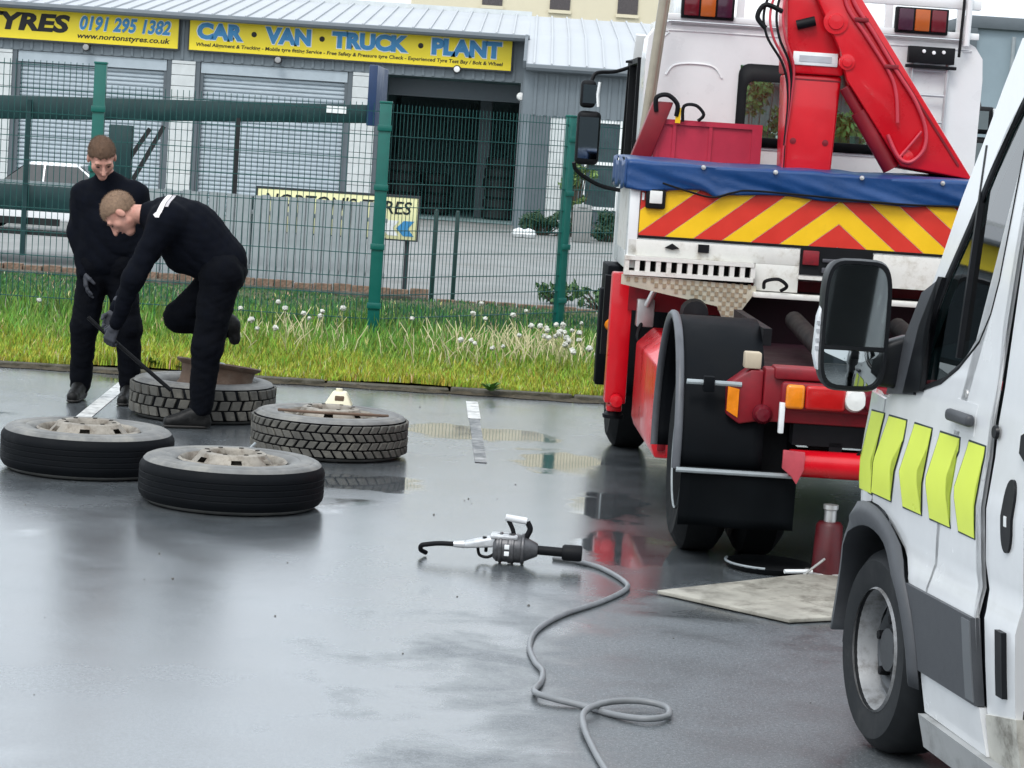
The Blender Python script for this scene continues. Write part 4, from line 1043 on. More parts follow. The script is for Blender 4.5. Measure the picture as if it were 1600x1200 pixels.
# window opening: dark surround with see-through glass, so the cab shell is built as panels
bpy.data.objects.remove(cb_)
cab = B('cab', MB().prism([(-1.02, 1.10), (1.02, 1.10), (1.025, 1.95), (-1.025, 1.95)], 'y', 3.40, 3.46).prism([(-1.025, 1.95), (-.45, 1.95), (-.45, 2.42), (-1.03, 2.42)], 'y', 3.40, 3.46).prism([(.52, 1.95), (1.025, 1.95), (1.03, 2.42), (.52, 2.42)], 'y', 3.40, 3.46)
        .prism([(-1.03, 2.42), (1.03, 2.42), (1.02, 2.55), (.97, 2.62), (.90, 2.655), (-.90, 2.655), (-.97, 2.62), (-1.02, 2.55)], 'y', 3.40, 3.46), M_white)
for s in (-1, 1): MB().prism([(s * 1.02, 1.10), (s * 1.03, 2.42), (s * 1.02, 2.55), (s * .97, 2.62), (s * .94, 2.60), (s * .99, 2.52), (s * .995, 2.42), (s * .985, 1.10)], 'y', 3.46, 3.75).build('rear_side_panel', M_white, cab)
for s in (-1, 1): MB().prism([(3.75, 1.10), (5.15, 1.10), (5.15, 1.62), (3.75, 1.62)], 'x', s * .985, s * 1.02).build('lower_side', M_white, cab) if s > 0 else None
MB().prism([(3.40, 2.655), (3.40, 2.62), (5.0, 2.62), (4.85, 2.70), (3.7, 2.70)], 'x', -.90, .90).build('roof', M_white, cab, bevel=.01)
MB().prism([(3.6, 2.705), (3.8, 3.0), (4.4, 3.05), (4.8, 2.705)], 'x', -.8, .8).build('roof_fairing', M_white, cab, bevel=.03)
for s in (-1, 1): MB().bar((s * .98, 5.1, 1.62), (s * .95, 4.95, 2.62), .07, .09).build('front_pillar', M_white, cab)
MB().prism([(-1.02, .95), (1.02, .95), (1.02, 1.62), (-1.02, 1.62)], 'y', 5.12, 5.25).build('front_panel', M_white, cab, bevel=.02)
MB().add([(-.95, 5.14, 1.62), (.95, 5.14, 1.62), (.92, 4.98, 2.60), (-.92, 4.98, 2.60)], [(0, 1, 2, 3)]).build('windscreen', M_tglass, cab)
MB().box((-.98, 3.47, 1.05), (.98, 5.12, 1.12)).build('floor', M_chas, cab)
for x in (-.5, .5): MB().box((x - .25, 3.7, 1.12), (x + .25, 4.2, 1.5)).box((x - .25, 3.6, 1.5), (x + .25, 3.75, 1.93)).build('seat', M_plast, cab, bevel=.04)
# rear window with rounded surround
def rrect(x0, x1, z0, z1, r, n=6):
    P = []
    for cx, cz, a in ((x1 - r, z1 - r, 0), (x0 + r, z1 - r, 90), (x0 + r, z0 + r, 180), (x1 - r, z0 + r, 270)):
        for k in range(n + 1): t = R(a + 90 * k / n); P.append((cx + r * math.cos(t), cz + r * math.sin(t)))
    return P
o_, i_ = rrect(-.46, .53, 1.93, 2.43, .07), rrect(-.405, .475, 1.985, 2.33, .05)
rw = MB(); n_ = len(o_)
rw.add([(p[0], 3.392, p[1]) for p in o_] + [(p[0], 3.392, p[1]) for p in i_] + [(p[0], 3.43, p[1]) for p in i_], [(k, (k + 1) % n_, n_ + (k + 1) % n_, n_ + k) for k in range(n_)] + [(n_ + k, n_ + (k + 1) % n_, 2 * n_ + (k + 1) % n_, 2 * n_ + k) for k in range(n_)])
RW = rw.build('rear_window', M_chas, cab, solid=.004); MB().add([(p[0], 3.42, p[1]) for p in i_], [tuple(range(n_))]).build('glass', M_tglass, RW)
MB().tube(catmull([(-.90, 3.398, 2.33), (-.86, 3.398, 2.385), (-.78, 3.398, 2.405), (-.66, 3.398, 2.405), (-.60, 3.398, 2.385), (-.56, 3.398, 2.33)], 6), .007, 6).build('pressed_arch', M_white, cab)
MB().tube(catmull([(-.96, 3.398, 2.50), (-.90, 3.398, 2.585), (-.80, 3.398, 2.60), (.80, 3.398, 2.60), (.90, 3.398, 2.585)], 6), .005, 6).build('roof_seam', M_white, cab)
MB().box((-.40, 3.394, 1.915), (.49, 3.4, 1.925)).build('seam', MATS['grey_print'], cab)
# rear-facing lamps on the roof rail
for x0 in (-.83, .47):
    L = MB().box((x0 - .01, 3.33, 2.675), (x0 + .31, 3.39, 2.83)).build('roof_lamp', M_chas, cab, bevel=.006)
    for k, m2 in enumerate((M_ldark, M_lorange, mat('lamp_violet', (.05, .012, .03), .2)) if x0 < 0 else (MATS['lamp_violet'], M_lorange, M_ldark)):
        MB().box((x0 + .005 + k * .1, 3.315, 2.69), (x0 + .095 + k * .1, 3.332, 2.82)).build('lens', m2, L, bevel=.006)
B('roof_rail', MB().box((-.95, 3.36, 2.66), (.98, 3.40, 2.70)).box((-.95, 3.36, 2.84), (.98, 3.42, 2.90)), M_white, bevel=.006)
for x in (-.5, -.2, .2, .40, .84): B('rail_upright', MB().box((x, 3.365, 2.70), (x + .045, 3.398, 2.84)), M_white)
B('aerial', MB().tube([(.86, 3.33, 2.55), (.87, 3.33, 3.1)], .009, 6), M_chas); B('exhaust_stack', MB().tube([(.90, 3.34, 2.62), (.905, 3.34, 3.1)], .02, 8), M_white)
# ladder on the cab back
ld = B('cab_ladder', MB().tube([(.585, 3.35, 1.85), (.585, 3.35, 2.56)], .010, 8).tube([(.80, 3.35, 1.85), (.80, 3.35, 2.56)], .012, 8), mat('ladder_grey', (.45, .46, .47), .4, metal=.3))
for z in (2.46, 2.31, 2.15, 1.98): MB().tube([(.585, 3.35, z), (.80, 3.35, z)], .009, 8).build('rung', MATS['ladder_grey'], ld)
lb = MB().box((.55, 3.30, 2.50), (.83, 3.36, 2.60)).box((.54, 3.32, 2.47), (.85, 3.35, 2.49)).build('top_bracket', M_chas, ld, bevel=.004)
for x in (.64, .70, .76): MB().lathe([(0, -.006), (.01, -.005), (.012, 0)], 8, c=(x, 3.297, 2.565 - abs(x - .7) * -.1), axis='y').build('bolt_head', M_signwhite, lb)
# open left door, mirrors
dr = empty('cab_door', (-.985, 4.9, 0), R(-.5)); dr.parent = trk
MB().prism([(-1.05, 1.12), (0, 1.12), (0, 1.70), (-1.05, 1.70)], 'x', -.05, .0).build('door_panel', M_white, dr, bevel=.01)
f_ = MB()
for a, b in (((0, -1.05, 1.70), (0, -1.05, 2.42)), ((0, -1.05, 2.42), (0, -.12, 2.42)), ((0, -.12, 2.42), (0, .0, 1.70)), ((0, -.32, 1.70), (0, -.32, 2.42))): f_.bar((-.025, a[1], a[2]), (-.025, b[1], b[2]), .05, .035)
f_.build('window_frame', M_chas, dr)
MB().add([(-.025, -1.03, 1.70), (-.025, 0, 1.70), (-.025, -.12, 2.40), (-.025, -1.03, 2.40)], [(0, 1, 2, 3)]).build('window_glass', M_tglass, dr)
for s in (-1, 1):
    if s > 0: MB().add([(1.0, 3.75, 1.62), (1.0, 5.1, 1.62), (.98, 4.95, 2.58), (1.0, 3.75, 2.5)], [(0, 1, 2, 3)]).build('side_glass', M_tglass, cab)
    m1 = B('mirror', MB().box((s * 1.36 if s < 0 else 1.20, 4.50, 1.74), (s * 1.205 if s < 0 else 1.36, 4.60, 2.09)), M_chas, bevel=.035, seg=4)
    xa, xb = (-1.345, -1.22) if s < 0 else (1.22, 1.345)
    MB().add([(xa, 4.497, 1.78), (xb, 4.497, 1.78), (xb, 4.497, 2.05), (xa, 4.497, 2.05)], [(0, 1, 2, 3)]).build('mirror_glass', mat('mirror', (.35, .38, .38), .04, metal=1, var=.02, rvar=.01), m1)
    m2_ = B('wide_mirror', MB().box((xa - .005, 4.50, 2.11), (xb + .03 * -s * -1, 4.60, 2.29)), M_chas, bevel=.03, seg=4)
    MB().tube([(xb - s * -.012, 4.492, 2.12), (xb - s * -.02, 4.492, 2.2), (xb - s * -.012, 4.492, 2.28)], .010, 6).build('white_edge', M_signwhite, m2_)
    MB().add([(xa + .01, 4.497, 2.14), (xb - .02, 4.497, 2.14), (xb - .02, 4.497, 2.26), (xa + .01, 4.497, 2.26)], [(0, 1, 2, 3)]).build('mirror_glass', MATS['mirror'], m2_)
    B('mirror_arm', MB().tube(catmull([(s * 1.28, 4.58, 2.28), (s * 1.25, 4.6, 2.34), (s * 1.12, 4.65, 2.36), (s * .97, 4.7, 2.42)], 6), .013, 8), M_chas)
    B('mirror_arm', MB().tube(catmull([(s * 1.36, 4.58, 1.75), (s * 1.33, 4.6, 1.69), (s * 1.18, 4.65, 1.61), (s * 1.0, 4.7, 1.58)], 6), .014, 8), M_chas)
B('sun_visor', MB().bar((-1.05, 4.4, 2.42), (-.92, 4.9, 2.46), .06, .015), M_chas)
# steps, side boxes, stabilisers
for s in (-1, 1):
    B('stabiliser_leg', MB().box((s * 1.135 - .062, 2.52, .40), (s * 1.135 + .062, 2.66, 1.16)).box((s * 1.135 - .045, 2.54, .35), (s * 1.135 + .045, 2.64, .40)), M_red, bevel=.012)
    B('stabiliser_foot', MB().lathe([(0, .31), (.06, .31), (.065, .33), (.04, .35), (0, .35)], 20, c=(s * 1.135, 2.59, 0)), M_chas)
    B('leg_pin', MB().lathe([(0, -.05), (.035, -.045), (.04, 0)], 14, c=(s * 1.13, 2.51, .42), axis='y'), M_red)
    B('side_tank', MB().prism([(s * .70, .30), (s * 1.03, .30), (s * 1.05, .36), (s * 1.05, .78), (s * .96, .87), (s * .70, .87)], 'y', .95, 2.35), M_red, bevel=.012)
    B('tank_rib', MB().box((s * 1.0 - .02, .93, .34), (s * 1.0 + .02, .95, .80)), M_redd, bevel=.006)
    B('front_wing', MB().grid(lambda u, v: (s * (1.10 - .32 * u), 3.8 + .58 * math.cos(R(-15 + 205 * v)), .48 + .58 * math.sin(R(-15 + 205 * v))), 4, 20), M_plast, solid=.012)
    B('cab_step', MB().box((s * 1.08 - .06, 4.35, .32), (s * 1.08 + .06, 4.5, .95)).box((s * 1.02 - .08, 4.4, .90), (s * 1.02 + .08, 4.95, 1.10)), M_plast, bevel=.012)
    B('wing_flap', MB().box((s * 1.15, 3.25, .62), (s * 1.19, 3.30, 1.10)), M_chas)
    B('side_lamp', MB().lathe([(0, -.03), (.03, -.025), (.04, .01)], 12, c=(s * 1.14, 3.25, .80), axis='y'), M_amber)
    B('hydraulic_block', MB().box((s * 1.0 - .05, 2.45, .86), (s * 1.0 + .05, 2.55, 1.02)).tube([(s * 1.0, 2.44, .98), (s * .96, 2.42, 1.08)], .02, 8), M_alu, bevel=.012)
    B('hydraulic_hose', MB().tube(catmull([(s * 1.02, 2.46, .88), (s * 1.04, 2.40, .80), (s * .99, 2.42, .74), (s * .94, 2.5, .82)], 6), .012, 8), M_chas)
    B('brake_chamber', MB().lathe([(0, -.1), (.07, -.09), (.08, 0), (.07, .09), (0, .1)], 16, c=(s * .78, 1.9, 1.0), axis='y'), M_chas)
B('front_bumper', MB().box((-1.02, 5.0, .35), (1.02, 5.3, .95)), M_chas, bevel=.03)
B('engine', MB().box((-.38, 3.5, .45), (.38, 4.9, 1.05)), M_chas); B('fuel_tank', MB().box((.5, 1.0, .35), (.68, 2.3, .8)), M_chas)

# jack and pad under the truck, plywood sheet
jk = empty('bottle_jack', (1.492, 11.30, 0)); tag(jk, 'red bottle jack standing on the wet asphalt under the truck rear', 'jack')
MB().box((-.09, -.07, .003), (.09, .07, .025)).build('base', M_alu, jk, bevel=.006); MB().lathe([(0, .02), (.072, .02), (.068, .05), (.062, .24), (.05, .255), (0, .26)], 24).build('body', mat('jack_red', (.07, .003, .006), .5, var=.3, scale=12, dirt=.4, dcol=(.03, .01, .01)), jk)
MB().lathe([(0, .25), (.028, .25), (.028, .31), (.035, .315), (.035, .335), (0, .34)], 16).build('ram', M_alu, jk); MB().tube([(-.07, -.05, .03), (-.20, -.09, .028)], .010, 8).build('handle_socket', M_signwhite, jk)
pd = empty('jack_pad', (1.24, 11.42, 0)); tag(pd, 'black rubber pad with pale curled edge beside the red jack', 'pad')
MB().lathe([(0, .008), (.17, .010), (.20, .03), (.205, .028), (.185, .003), (0, .003)], 36).build('pad', M_rub, pd); MB().tube([(.2 * math.cos(t), .2 * math.sin(t), .031) for t in np.linspace(R(160), R(260), 16)], .006, 6).build('rim_edge', M_galv, pd)
bv = MB().tube([(0, 0, .006), (.10, -.02, .10)], .006, 8).build('pin_bar', M_alu); place(bv, (1.37, 11.22, 0)); tag(bv, 'short thin steel pin leaning in the shade under the truck', 'pin')
M_ply = mat('weathered_plywood', (.33, .315, .27), .55, var=.3, scale=4, dirt=.65, dcol=(.12, .11, .09), dscale=5, bump=.002, bscale=30)
pb = MB().prism([(.68, 10.56), (1.20, 10.10), (1.62, 10.34), (1.74, 11.42), (1.36, 11.20)], 'z', .006, .022).build('plywood_sheet', M_ply, bevel=.003)
pb.data.transform(Matrix.Translation((-1.3, -10.7, 0))); place(pb, (1.3, 10.7, .0)); tag(pb, 'weathered plywood sheet lying flat on the ground beside the van wheel', 'board')

# ================================================================== white van at the right edge
M_vwhite = mat('van_white', (.73, .745, .755), .20, var=.04, coat=.7, dirt=.16, dcol=(.48, .48, .47), dscale=4)
M_vgrey = mat('van_grey_plastic', (.065, .07, .078), .5, var=.12, scale=9, bump=.0006, bscale=300)
M_vblack = mat('van_black_trim', (.005, .006, .008), .42, spec=.35, var=.15); M_hiviz = mat('fluorescent_yellow', (.72, .84, .10), .35, var=.05, scale=3, dirt=.08, dcol=(.45, .5, .1))
M_vdirty = mat('dirty_door_jamb', (.50, .49, .44), .5, var=.2, dirt=.6, dcol=(.10, .09, .07), dscale=5)
M_vglass = glass_mat('van_glass', (.22, .42, .41), .02, 1.5, .14); M_mirror = MATS['mirror']
van = empty('white_van', (1.24, 7.85, 0), R(11.6)); tag(van, 'white van with fluorescent yellow door blocks and grey lower trim at the right', 'van')
ZS = [0.0, .2, .35, .5, .64, .72, .80, .95, 1.10, 1.2, 1.3, 2.6]; XS = [.10, .05, .022, .004, -.010, .006, -.004, -.016, -.002, .0, .0095, .133]
def sx(z): return float(np.interp(z, ZS, XS))
VW = 1.92
def nose(y, z):                      # the front corner rounds inward in plan
    t = max(0.0, y - (.32 if z > .8 else .32 + (.8 - z) * .45)); return .46 * t + .25 * t * t
def vpanel(name, poly, m, off=0.0, thick=.012, mirror=True, parent=van, smooth=True):
    r = None
    for side in ((0, 1) if mirror else (0,)):
        bm = bmesh.new(); vsx = [bm.verts.new((0, p[0], p[1])) for p in poly]; bm.faces.new(vsx)
        bmesh.ops.triangulate(bm, faces=bm.faces[:])
        z0, z1 = min(p[1] for p in poly), max(p[1] for p in poly)
        zz = z0 + .05
        for zz in [q for q in (.28, .35, .43, .5, .57, .64, .68, .72, .76, .80, .88, .95, 1.03, 1.1, 1.2, 1.3) if z0 < q < z1]:
            bmesh.ops.bisect_plane(bm, geom=bm.verts[:] + bm.edges[:] + bm.faces[:], plane_co=(0, 0, zz), plane_no=(0, 0, 1))
        for v in bm.verts: v.co.x = sx(v.co.z) - off + nose(v.co.y, v.co.z)
        ext = bmesh.ops.extrude_face_region(bm, geom=bm.faces[:])
        for v in [g for g in ext['geom'] if isinstance(g, bmesh.types.BMVert)]: v.co.x += thick
        if side:
            for v in bm.verts: v.co.x = VW - v.co.x
        bmesh.ops.recalc_face_normals(bm, faces=bm.faces)
        for f in bm.faces: f.smooth = True
        for e in bm.edges:
            if len(e.link_faces) == 2 and e.calc_face_angle(0) > R(30): e.smooth = False
        me = bpy.data.meshes.new(name); bm.to_mesh(me); bm.free(); me.materials.append(m)
        o = bpy.data.objects.new(name, me); COL.objects.link(o); o.parent = parent
        r = r or o
    return r
WC = (.18, .345)
def arc(r, a0, a1, n): return [(WC[0] + r * math.cos(R(a0 + (a1 - a0) * k / n)), WC[1] + r * math.sin(R(a0 + (a1 - a0) * k / n))) for k in range(n + 1)]
WB = [(.08, 1.195), (-.14, 1.22), (-.29, 1.26), (-.41, 1.32), (-.53, 1.41), (-.58, 1.5), (-.60, 1.6), (-.605, 1.73), (-.61, 1.88), (-.615, 1.99), (-.62, 2.12)]      # lower rear edge of the door glass
PI_ = [(-.62, 2.21), (-.54, 2.13), (-.46, 2.04), (-.38, 1.905), (-.29, 1.75), (-.18, 1.585), (-.10, 1.42), (-.03, 1.29)]                                               # inner edge of the front pillar
PO_ = [(.07, 1.235), (.01, 1.35), (-.06, 1.505), (-.13, 1.65), (-.205, 1.825), (-.30, 2.0), (-.38, 2.165), (-.46, 2.31)]
door = [(-.76, .375), (-.75, .5), (-.735, .64), (-.70, .76), (-.70, .94), (-.705, 1.14), (-.715, 1.31), (-.68, 1.49), (-.672, 1.68), (-.672, 1.86), (-.68, 2.12), (-.66, 2.22), (-.62, 2.22)] + WB[::-1] + [(.16, 1.16), (.185, 1.0), (.195, .83)] + arc(.475, 88, 176, 12)
dp_ = vpanel('cab_door', door, M_vwhite)
vpanel('front_pillar', PI_[::-1] + [(-.62, 2.21)][0:0] + [(-.70, 2.31)] + PO_[::-1][0:] + [(-.0, 1.25)][0:0], M_vwhite, off=.004, thick=.05)
vpanel('front_wing', [(.17, 1.16), (.195, 1.0), (.205, .828)] + arc(.475, 86, 0, 9) + [(.70, .345), (.74, .345), (.84, .36), (.86, .70), (.80, .96), (.66, 1.10), (.52, 1.15), (.40, 1.17), (.30, 1.17)], M_vwhite)
win = vpanel('window_surround', WB + PI_, M_vblack, off=-.008, thick=.006)
bpy.data.objects.remove(win)
for o in [o for o in van.children if o.name.startswith('window_surround')]: bpy.data.objects.remove(o)
def shrink(P, d):
    c = np.mean(np.array(P), 0); out = []
    n = len(P)
    for i in range(n):
        a, b, q = np.array(P[i - 1]), np.array(P[i]), np.array(P[(i + 1) % n])
        e1 = (b - a) / (np.linalg.norm(b - a) + 1e-9); e2 = (q - b) / (np.linalg.norm(q - b) + 1e-9)
        nn = np.array((-(e1 + e2)[1], (e1 + e2)[0])); nn /= (np.linalg.norm(nn) + 1e-9)
        out.append(tuple(b + nn * d))
    return out
WIN = WB + PI_
area = sum(WIN[i - 1][0] * WIN[i][1] - WIN[i][0] * WIN[i - 1][1] for i in range(len(WIN)))
INN = shrink(WIN, .018 if area > 0 else -.018)
for side in (0, 1):
    fx = (lambda p, o: (sx(p[1]) + o + nose(p[0], p[1]), p[0], p[1])) if side == 0 else (lambda p, o: (VW - sx(p[1]) - o - nose(p[0], p[1]), p[0], p[1]))
    N = len(WIN)
    MB().add([fx(p, .0) for p in WIN] + [fx(p, .008) for p in INN], [(k, (k + 1) % N, N + (k + 1) % N, N + k) for k in range(N)]).build('window_seal', M_vblack, van, solid=.004)
    wg = MB().add([fx(p, .010) for p in INN], [tuple(range(N))]); bm_ = wg.build('door_glass', M_vglass, van, smooth=False)
    MB().bar(fx((-.385, 1.35), .004), fx((-.33, 1.99), .004), .012, .02, up=(1, 0, 0)).build('glass_divider', M_vblack, van)
vpanel('lower_moulding', arc(.47, 143, 176.5, 5) + [(-.765, .375), (-.745, .63)] , M_vgrey, off=.014, thick=.03)
vpanel('moulding_end', [(-.70, .385), (-.762, .385), (-.742, .62), (-.68, .62)], mat('grey_edge', (.13, .14, .15), .45), off=.0185, thick=.02)
vpanel('door_sill', [(-.30, .245), (-.80, .235), (-.775, .372), (-.295, .372)], M_vwhite, off=.004, thick=.04)
vpanel('side_step', [(-.32, .14), (-.95, .13), (-.95, .232), (-.31, .242)], mat('sill_grey_white', (.36, .37, .37), .5, dirt=.5, dcol=(.08, .08, .07)), off=.03, thick=.06)
ar_o, ar_i = arc(.475, -4, 184, 26), arc(.395, -4, 184, 26)
for side in (0, 1):
    fx = (lambda p, o: (sx(p[1]) + o + nose(p[0], p[1]), p[0], p[1])) if side == 0 else (lambda p, o: (VW - sx(p[1]) - o - nose(p[0], p[1]), p[0], p[1]))
    N = len(ar_o); v_ = [fx(p, -.016) for p in ar_o] + [fx(((p[0] + q[0]) / 2, (p[1] + q[1]) / 2), -.034) for p, q in zip(ar_o, ar_i)] + [fx(p, -.022) for p in ar_i] + [fx(p, .16) for p in ar_i]
    MB().add(v_, [(r_ * N + k, r_ * N + k + 1, (r_ + 1) * N + k + 1, (r_ + 1) * N + k) for r_ in range(3) for k in range(N - 1)]).build('wheel_arch_trim', M_vgrey, van, solid=.004, angle=60)
    well = MB(); wp = arc(.40, -10, 190, 20)
    well.add([fx(p, .02) for p in wp] + [fx(p, .45) for p in wp], [(k, k + 1, N0 + k + 1, N0 + k) for N0 in (len(wp),) for k in range(len(wp) - 1)]); well.build('wheel_well', M_vblack, van)
# reflective blocks on the door
blocks = [[(.281, 1.113), (.155, 1.117), (.172, 1.043), (.203, .954), (.20, .84), (.335, .84), (.30, .981)],
 [(.116, 1.117), (-.048, 1.121), (-.047, 1.05), (.017, .976), (.016, .846), (.205, .846), (.185, .972)],
 [(-.116, 1.122), (-.271, 1.124), (-.261, 1.056), (-.212, .979), (-.259, .848), (-.09, .846), (-.051, .959)],
 [(-.336, 1.124), (-.500, 1.126), (-.505, 1.081), (-.452, .995), (-.501, .85), (-.325, .848), (-.28, .973)],
 [(-.569, 1.128), (-.70, 1.128), (-.70, 1.083), (-.685, 1.003), (-.695, .85), (-.563, .85), (-.513, .98)]]
def inset(P, d):
    a_ = sum(P[i - 1][0] * P[i][1] - P[i][0] * P[i - 1][1] for i in range(len(P)))
    return shrink(P, d if a_ > 0 else -d)
for k, P in enumerate(blocks):
    par = van
    bb = vpanel('block_edge', P, mat('dark_green_edge', (.004, .02, .025), .4), off=.0022, thick=.003, mirror=False, parent=par)
    vpanel('reflective_block', inset(P, .007), M_hiviz, off=.0040, thick=.0025, mirror=False, parent=par)
for x_ in (-.036, VW + .006): MB().box((x_, -.615, 1.168), (x_ + .030, -.435, 1.205)).build('door_handle', mat('handle_grey', (.055, .058, .065), .4), van, bevel=.013, seg=3)
vpanel('handle_recess', [(-.44, 1.14), (-.60, 1.14), (-.60, 1.235), (-.44, 1.235)], M_vwhite, off=.0015, thick=.004)
lk = MB().lathe([(0, -.004), (.012, -.003), (.014, .004)], 12, axis='x', c=(sx(1.25), -.50, 1.255)).build('lock', M_alu, van)
MB().lathe([(0, -.006), (.018, -.005), (.022, .004)], 12, axis='x', c=(sx(1.17) , -.755, 1.175)).build('door_stop', M_vblack, van)
# rear door edge, pillar, side opening
vpanel('door_gap', [(-.70, .2), (-.80, .2), (-.79, .66), (-.745, .80), (-.75, 1.3), (-.70, 1.7), (-.69, 2.2), (-.66, 2.2), (-.67, 1.7), (-.70, 1.3), (-.69, .9), (-.70, .66)], M_vblack, off=-.022, thick=.01)
vpanel('centre_pillar', [(-.80, .22), (-1.0, .22), (-1.02, .9), (-1.0, 1.5), (-.90, 2.3), (-.70, 2.3), (-.70, 1.8), (-.745, 1.3), (-.745, .80), (-.785, .66)], M_vwhite, off=-.012, thick=.06)
ov = [( -.905 + .037 * math.cos(t), .955 + (.105 if abs(math.sin(t)) > 0 else .1) * math.copysign(abs(math.sin(t)) ** .55, math.sin(t))) for t in np.linspace(0, 2 * PI, 25)[:-1]]
ovp = vpanel('pillar_vent', ov, M_vblack, off=-.004, thick=.012)
vpanel('vent_label', [(-.895, .925), (-.915, .925), (-.915, .955), (-.895, .955)], M_signwhite, off=-.0025, thick=.001)
vpanel('striker', [(-.945, 1.14), (-.99, 1.12), (-1.0, 1.17), (-.97, 1.20), (-.945, 1.19)], M_vblack, off=.004, thick=.03)
vpanel('jamb_bracket', [(-.90, .44), (-.95, .44), (-.95, .63), (-.90, .63)], M_vblack, off=.004, thick=.03)
vpanel('pillar_foot', [(-.80, .12), (-1.05, .12), (-1.03, .40), (-.80, .36)], M_vdirty, off=-.004, thick=.05)
vpanel('rear_side', [(-2.2, .25), (-4.1, .25), (-4.1, 2.3), (-2.2, 2.3)], M_vwhite)
vpanel('sliding_door', [(-2.1, .30), (-3.3, .30), (-3.3, 2.2), (-2.1, 2.2)], M_vwhite, off=.06, thick=.04, mirror=False)
MB().box((VW - .03, -2.2, .3), (VW - .01, -1.0, 2.3)).build('far_side_panel', M_vwhite, van)
MB().box((.05, -4.1, .35), (VW - .05, .05, .42)).build('floor', M_vblack, van); MB().box((.08, -1.12, .42), (VW - .08, -1.08, 2.25)).build('bulkhead', M_vgrey, van)
MB().prism([(.115, 2.30), (.14, 2.40), (.30, 2.47), (VW - .30, 2.47), (VW - .14, 2.40), (VW - .115, 2.30)], 'y', -4.1, -.44).build('roof', M_vwhite, van, bevel=.01)
MB().box((.05, -4.13, .35), (VW - .05, -4.1, 2.4)).build('rear_doors', M_vwhite, van)
def scr(u, v):
    p = PO_[::-1][int(round(v * 7))]; x = sx(p[1]) + .01 + (VW - 2 * sx(p[1]) - .02) * u
    return (x, p[0] + .16 * math.sin(u * PI) + .0, p[1])
MB().grid(scr, 12, 7).build('windscreen', M_vglass, van)
MB().grid(lambda u, v: (.02 + nose(.06 + .76 * v, 1) + (VW - .04 - 2 * nose(.06 + .76 * v, 1)) * u, .06 + .76 * v + (.16 * math.sin(u * PI)), 1.19 - .06 * v - .16 * v * v + .03 * math.sin(u * PI)), 12, 8).build('bonnet', M_vwhite, van)
MB().box((.34, .84, .30), (VW - .34, 1.0, .72)).build('front_bumper', M_vgrey, van, bevel=.04); MB().box((.42, .88, .70), (VW - .42, .96, .96)).build('grille', M_vblack, van)
for x in (.30, VW - .54): MB().box((x, .72, .74), (x + .24, .90, .98)).build('headlight', M_lclear, van, bevel=.03)
for x in (.45, 1.45): MB().box((x - .25, -.95, .45), (x + .25, -.45, .85)).hexa([(x - .24, -1.0, .85), (x + .24, -1.0, .85), (x + .24, -.82, .85), (x - .24, -.82, .85), (x - .20, -1.07, 1.55), (x + .20, -1.07, 1.55), (x + .20, -.98, 1.55), (x - .20, -.98, 1.55)]).build('seat', M_chas, van, bevel=.03)
MB().box((.1, -.05, 1.0), (VW - .1, .25, 1.17)).build('dashboard', M_vgrey, van, bevel=.04)
MB().tube([(1.42 + .18 * math.cos(t), -.12 + .05 * math.sin(t), 1.12 + .17 * math.sin(t)) for t in np.linspace(0, 2 * PI, 25)[:-1]], .014, 8, closed=True).build('steering_wheel', M_vblack, van)
# wheels
def van_wheel(x, y, s):
    t = MB().lathe([(.20, -.10), (.225, -.108), (.29, -.112), (.322, -.085), (.335, -.055), (.335, .055), (.322, .085), (.29, .112), (.225, .108), (.20, .10)], 56, c=(x, y, .335), axis='x', closed=True).build('wheel', mat('van_tyre', (.012, .014, .016), .6, spec=.3, var=.25, scale=9, dirt=.4, dcol=(.04, .04, .04), dscale=6), van)
    sg = -1 if s == 0 else 1
    MB().lathe([(.198, sg * .11), (.205, sg * .100), (.196, sg * .085), (.190, sg * .02), (.165, sg * .015)], 48, c=(x, y, .335), axis='x').build('rim', mat('rim_silver', (.30, .31, .32), .5, metal=.2, dirt=.7, dcol=(.10, .095, .09), dscale=9), t)
    MB().lathe([(.166, sg * .015), (.16, sg * .035), (.13, sg * .045), (.10, sg * .025), (.075, sg * .03), (.07, sg * .06), (0, sg * .062)], 40, c=(x, y, .335), axis='x', skip=lambda k, i: i == 1 and k % 8 in (3, 4, 5)).build('wheel_disc', mat('disc_grey', (.07, .075, .08), .4, metal=.5), t)
    for k in range(5):
        a = 2 * PI * k / 5 + .3
        MB().lathe([(0, sg * .062), (.015, sg * .06), (.017, sg * .03)], 8, c=(x, y + .10 * math.cos(a), .335 + .10 * math.sin(a)), axis='x').build('wheel_nut', M_chas, t)
    return t
for x, s in ((.14, 0), (VW - .14, 1)):
    van_wheel(x, .18, s); van_wheel(x, -3.2, s)
# door mirror
mr_ = empty('door_mirror', (-.155, .10, 1.40), R(-6)); mr_.parent = van
def sq(w, h, n=36, e=.42): return [(w * math.copysign(abs(math.cos(t)) ** e, math.cos(t)), h * math.copysign(abs(math.sin(t)) ** e, math.sin(t))) for t in np.linspace(0, 2 * PI, n + 1)[:-1]]
hs_ = MB(); rings = [(1.0, -.05), (1.03, -.03), (1.0, .03), (.86, .075), (.55, .10), (.01, .105)]
n_ = 36; pts_ = []
for f, y in rings: pts_ += [(p[0] * f + (.0), y, p[1] * f) for p in sq(.108, .205)]
fs = [(r_ * n_ + k, r_ * n_ + (k + 1) % n_, (r_ + 1) * n_ + (k + 1) % n_, (r_ + 1) * n_ + k) for r_ in range(len(rings) - 1) for k in range(n_)]
pts_ += [(p[0] * .90, -.05, p[1] * .945) for p in sq(.108, .205)] + [(p[0] * .89, -.038, p[1] * .94) for p in sq(.108, .205)]
L0 = len(rings) * n_
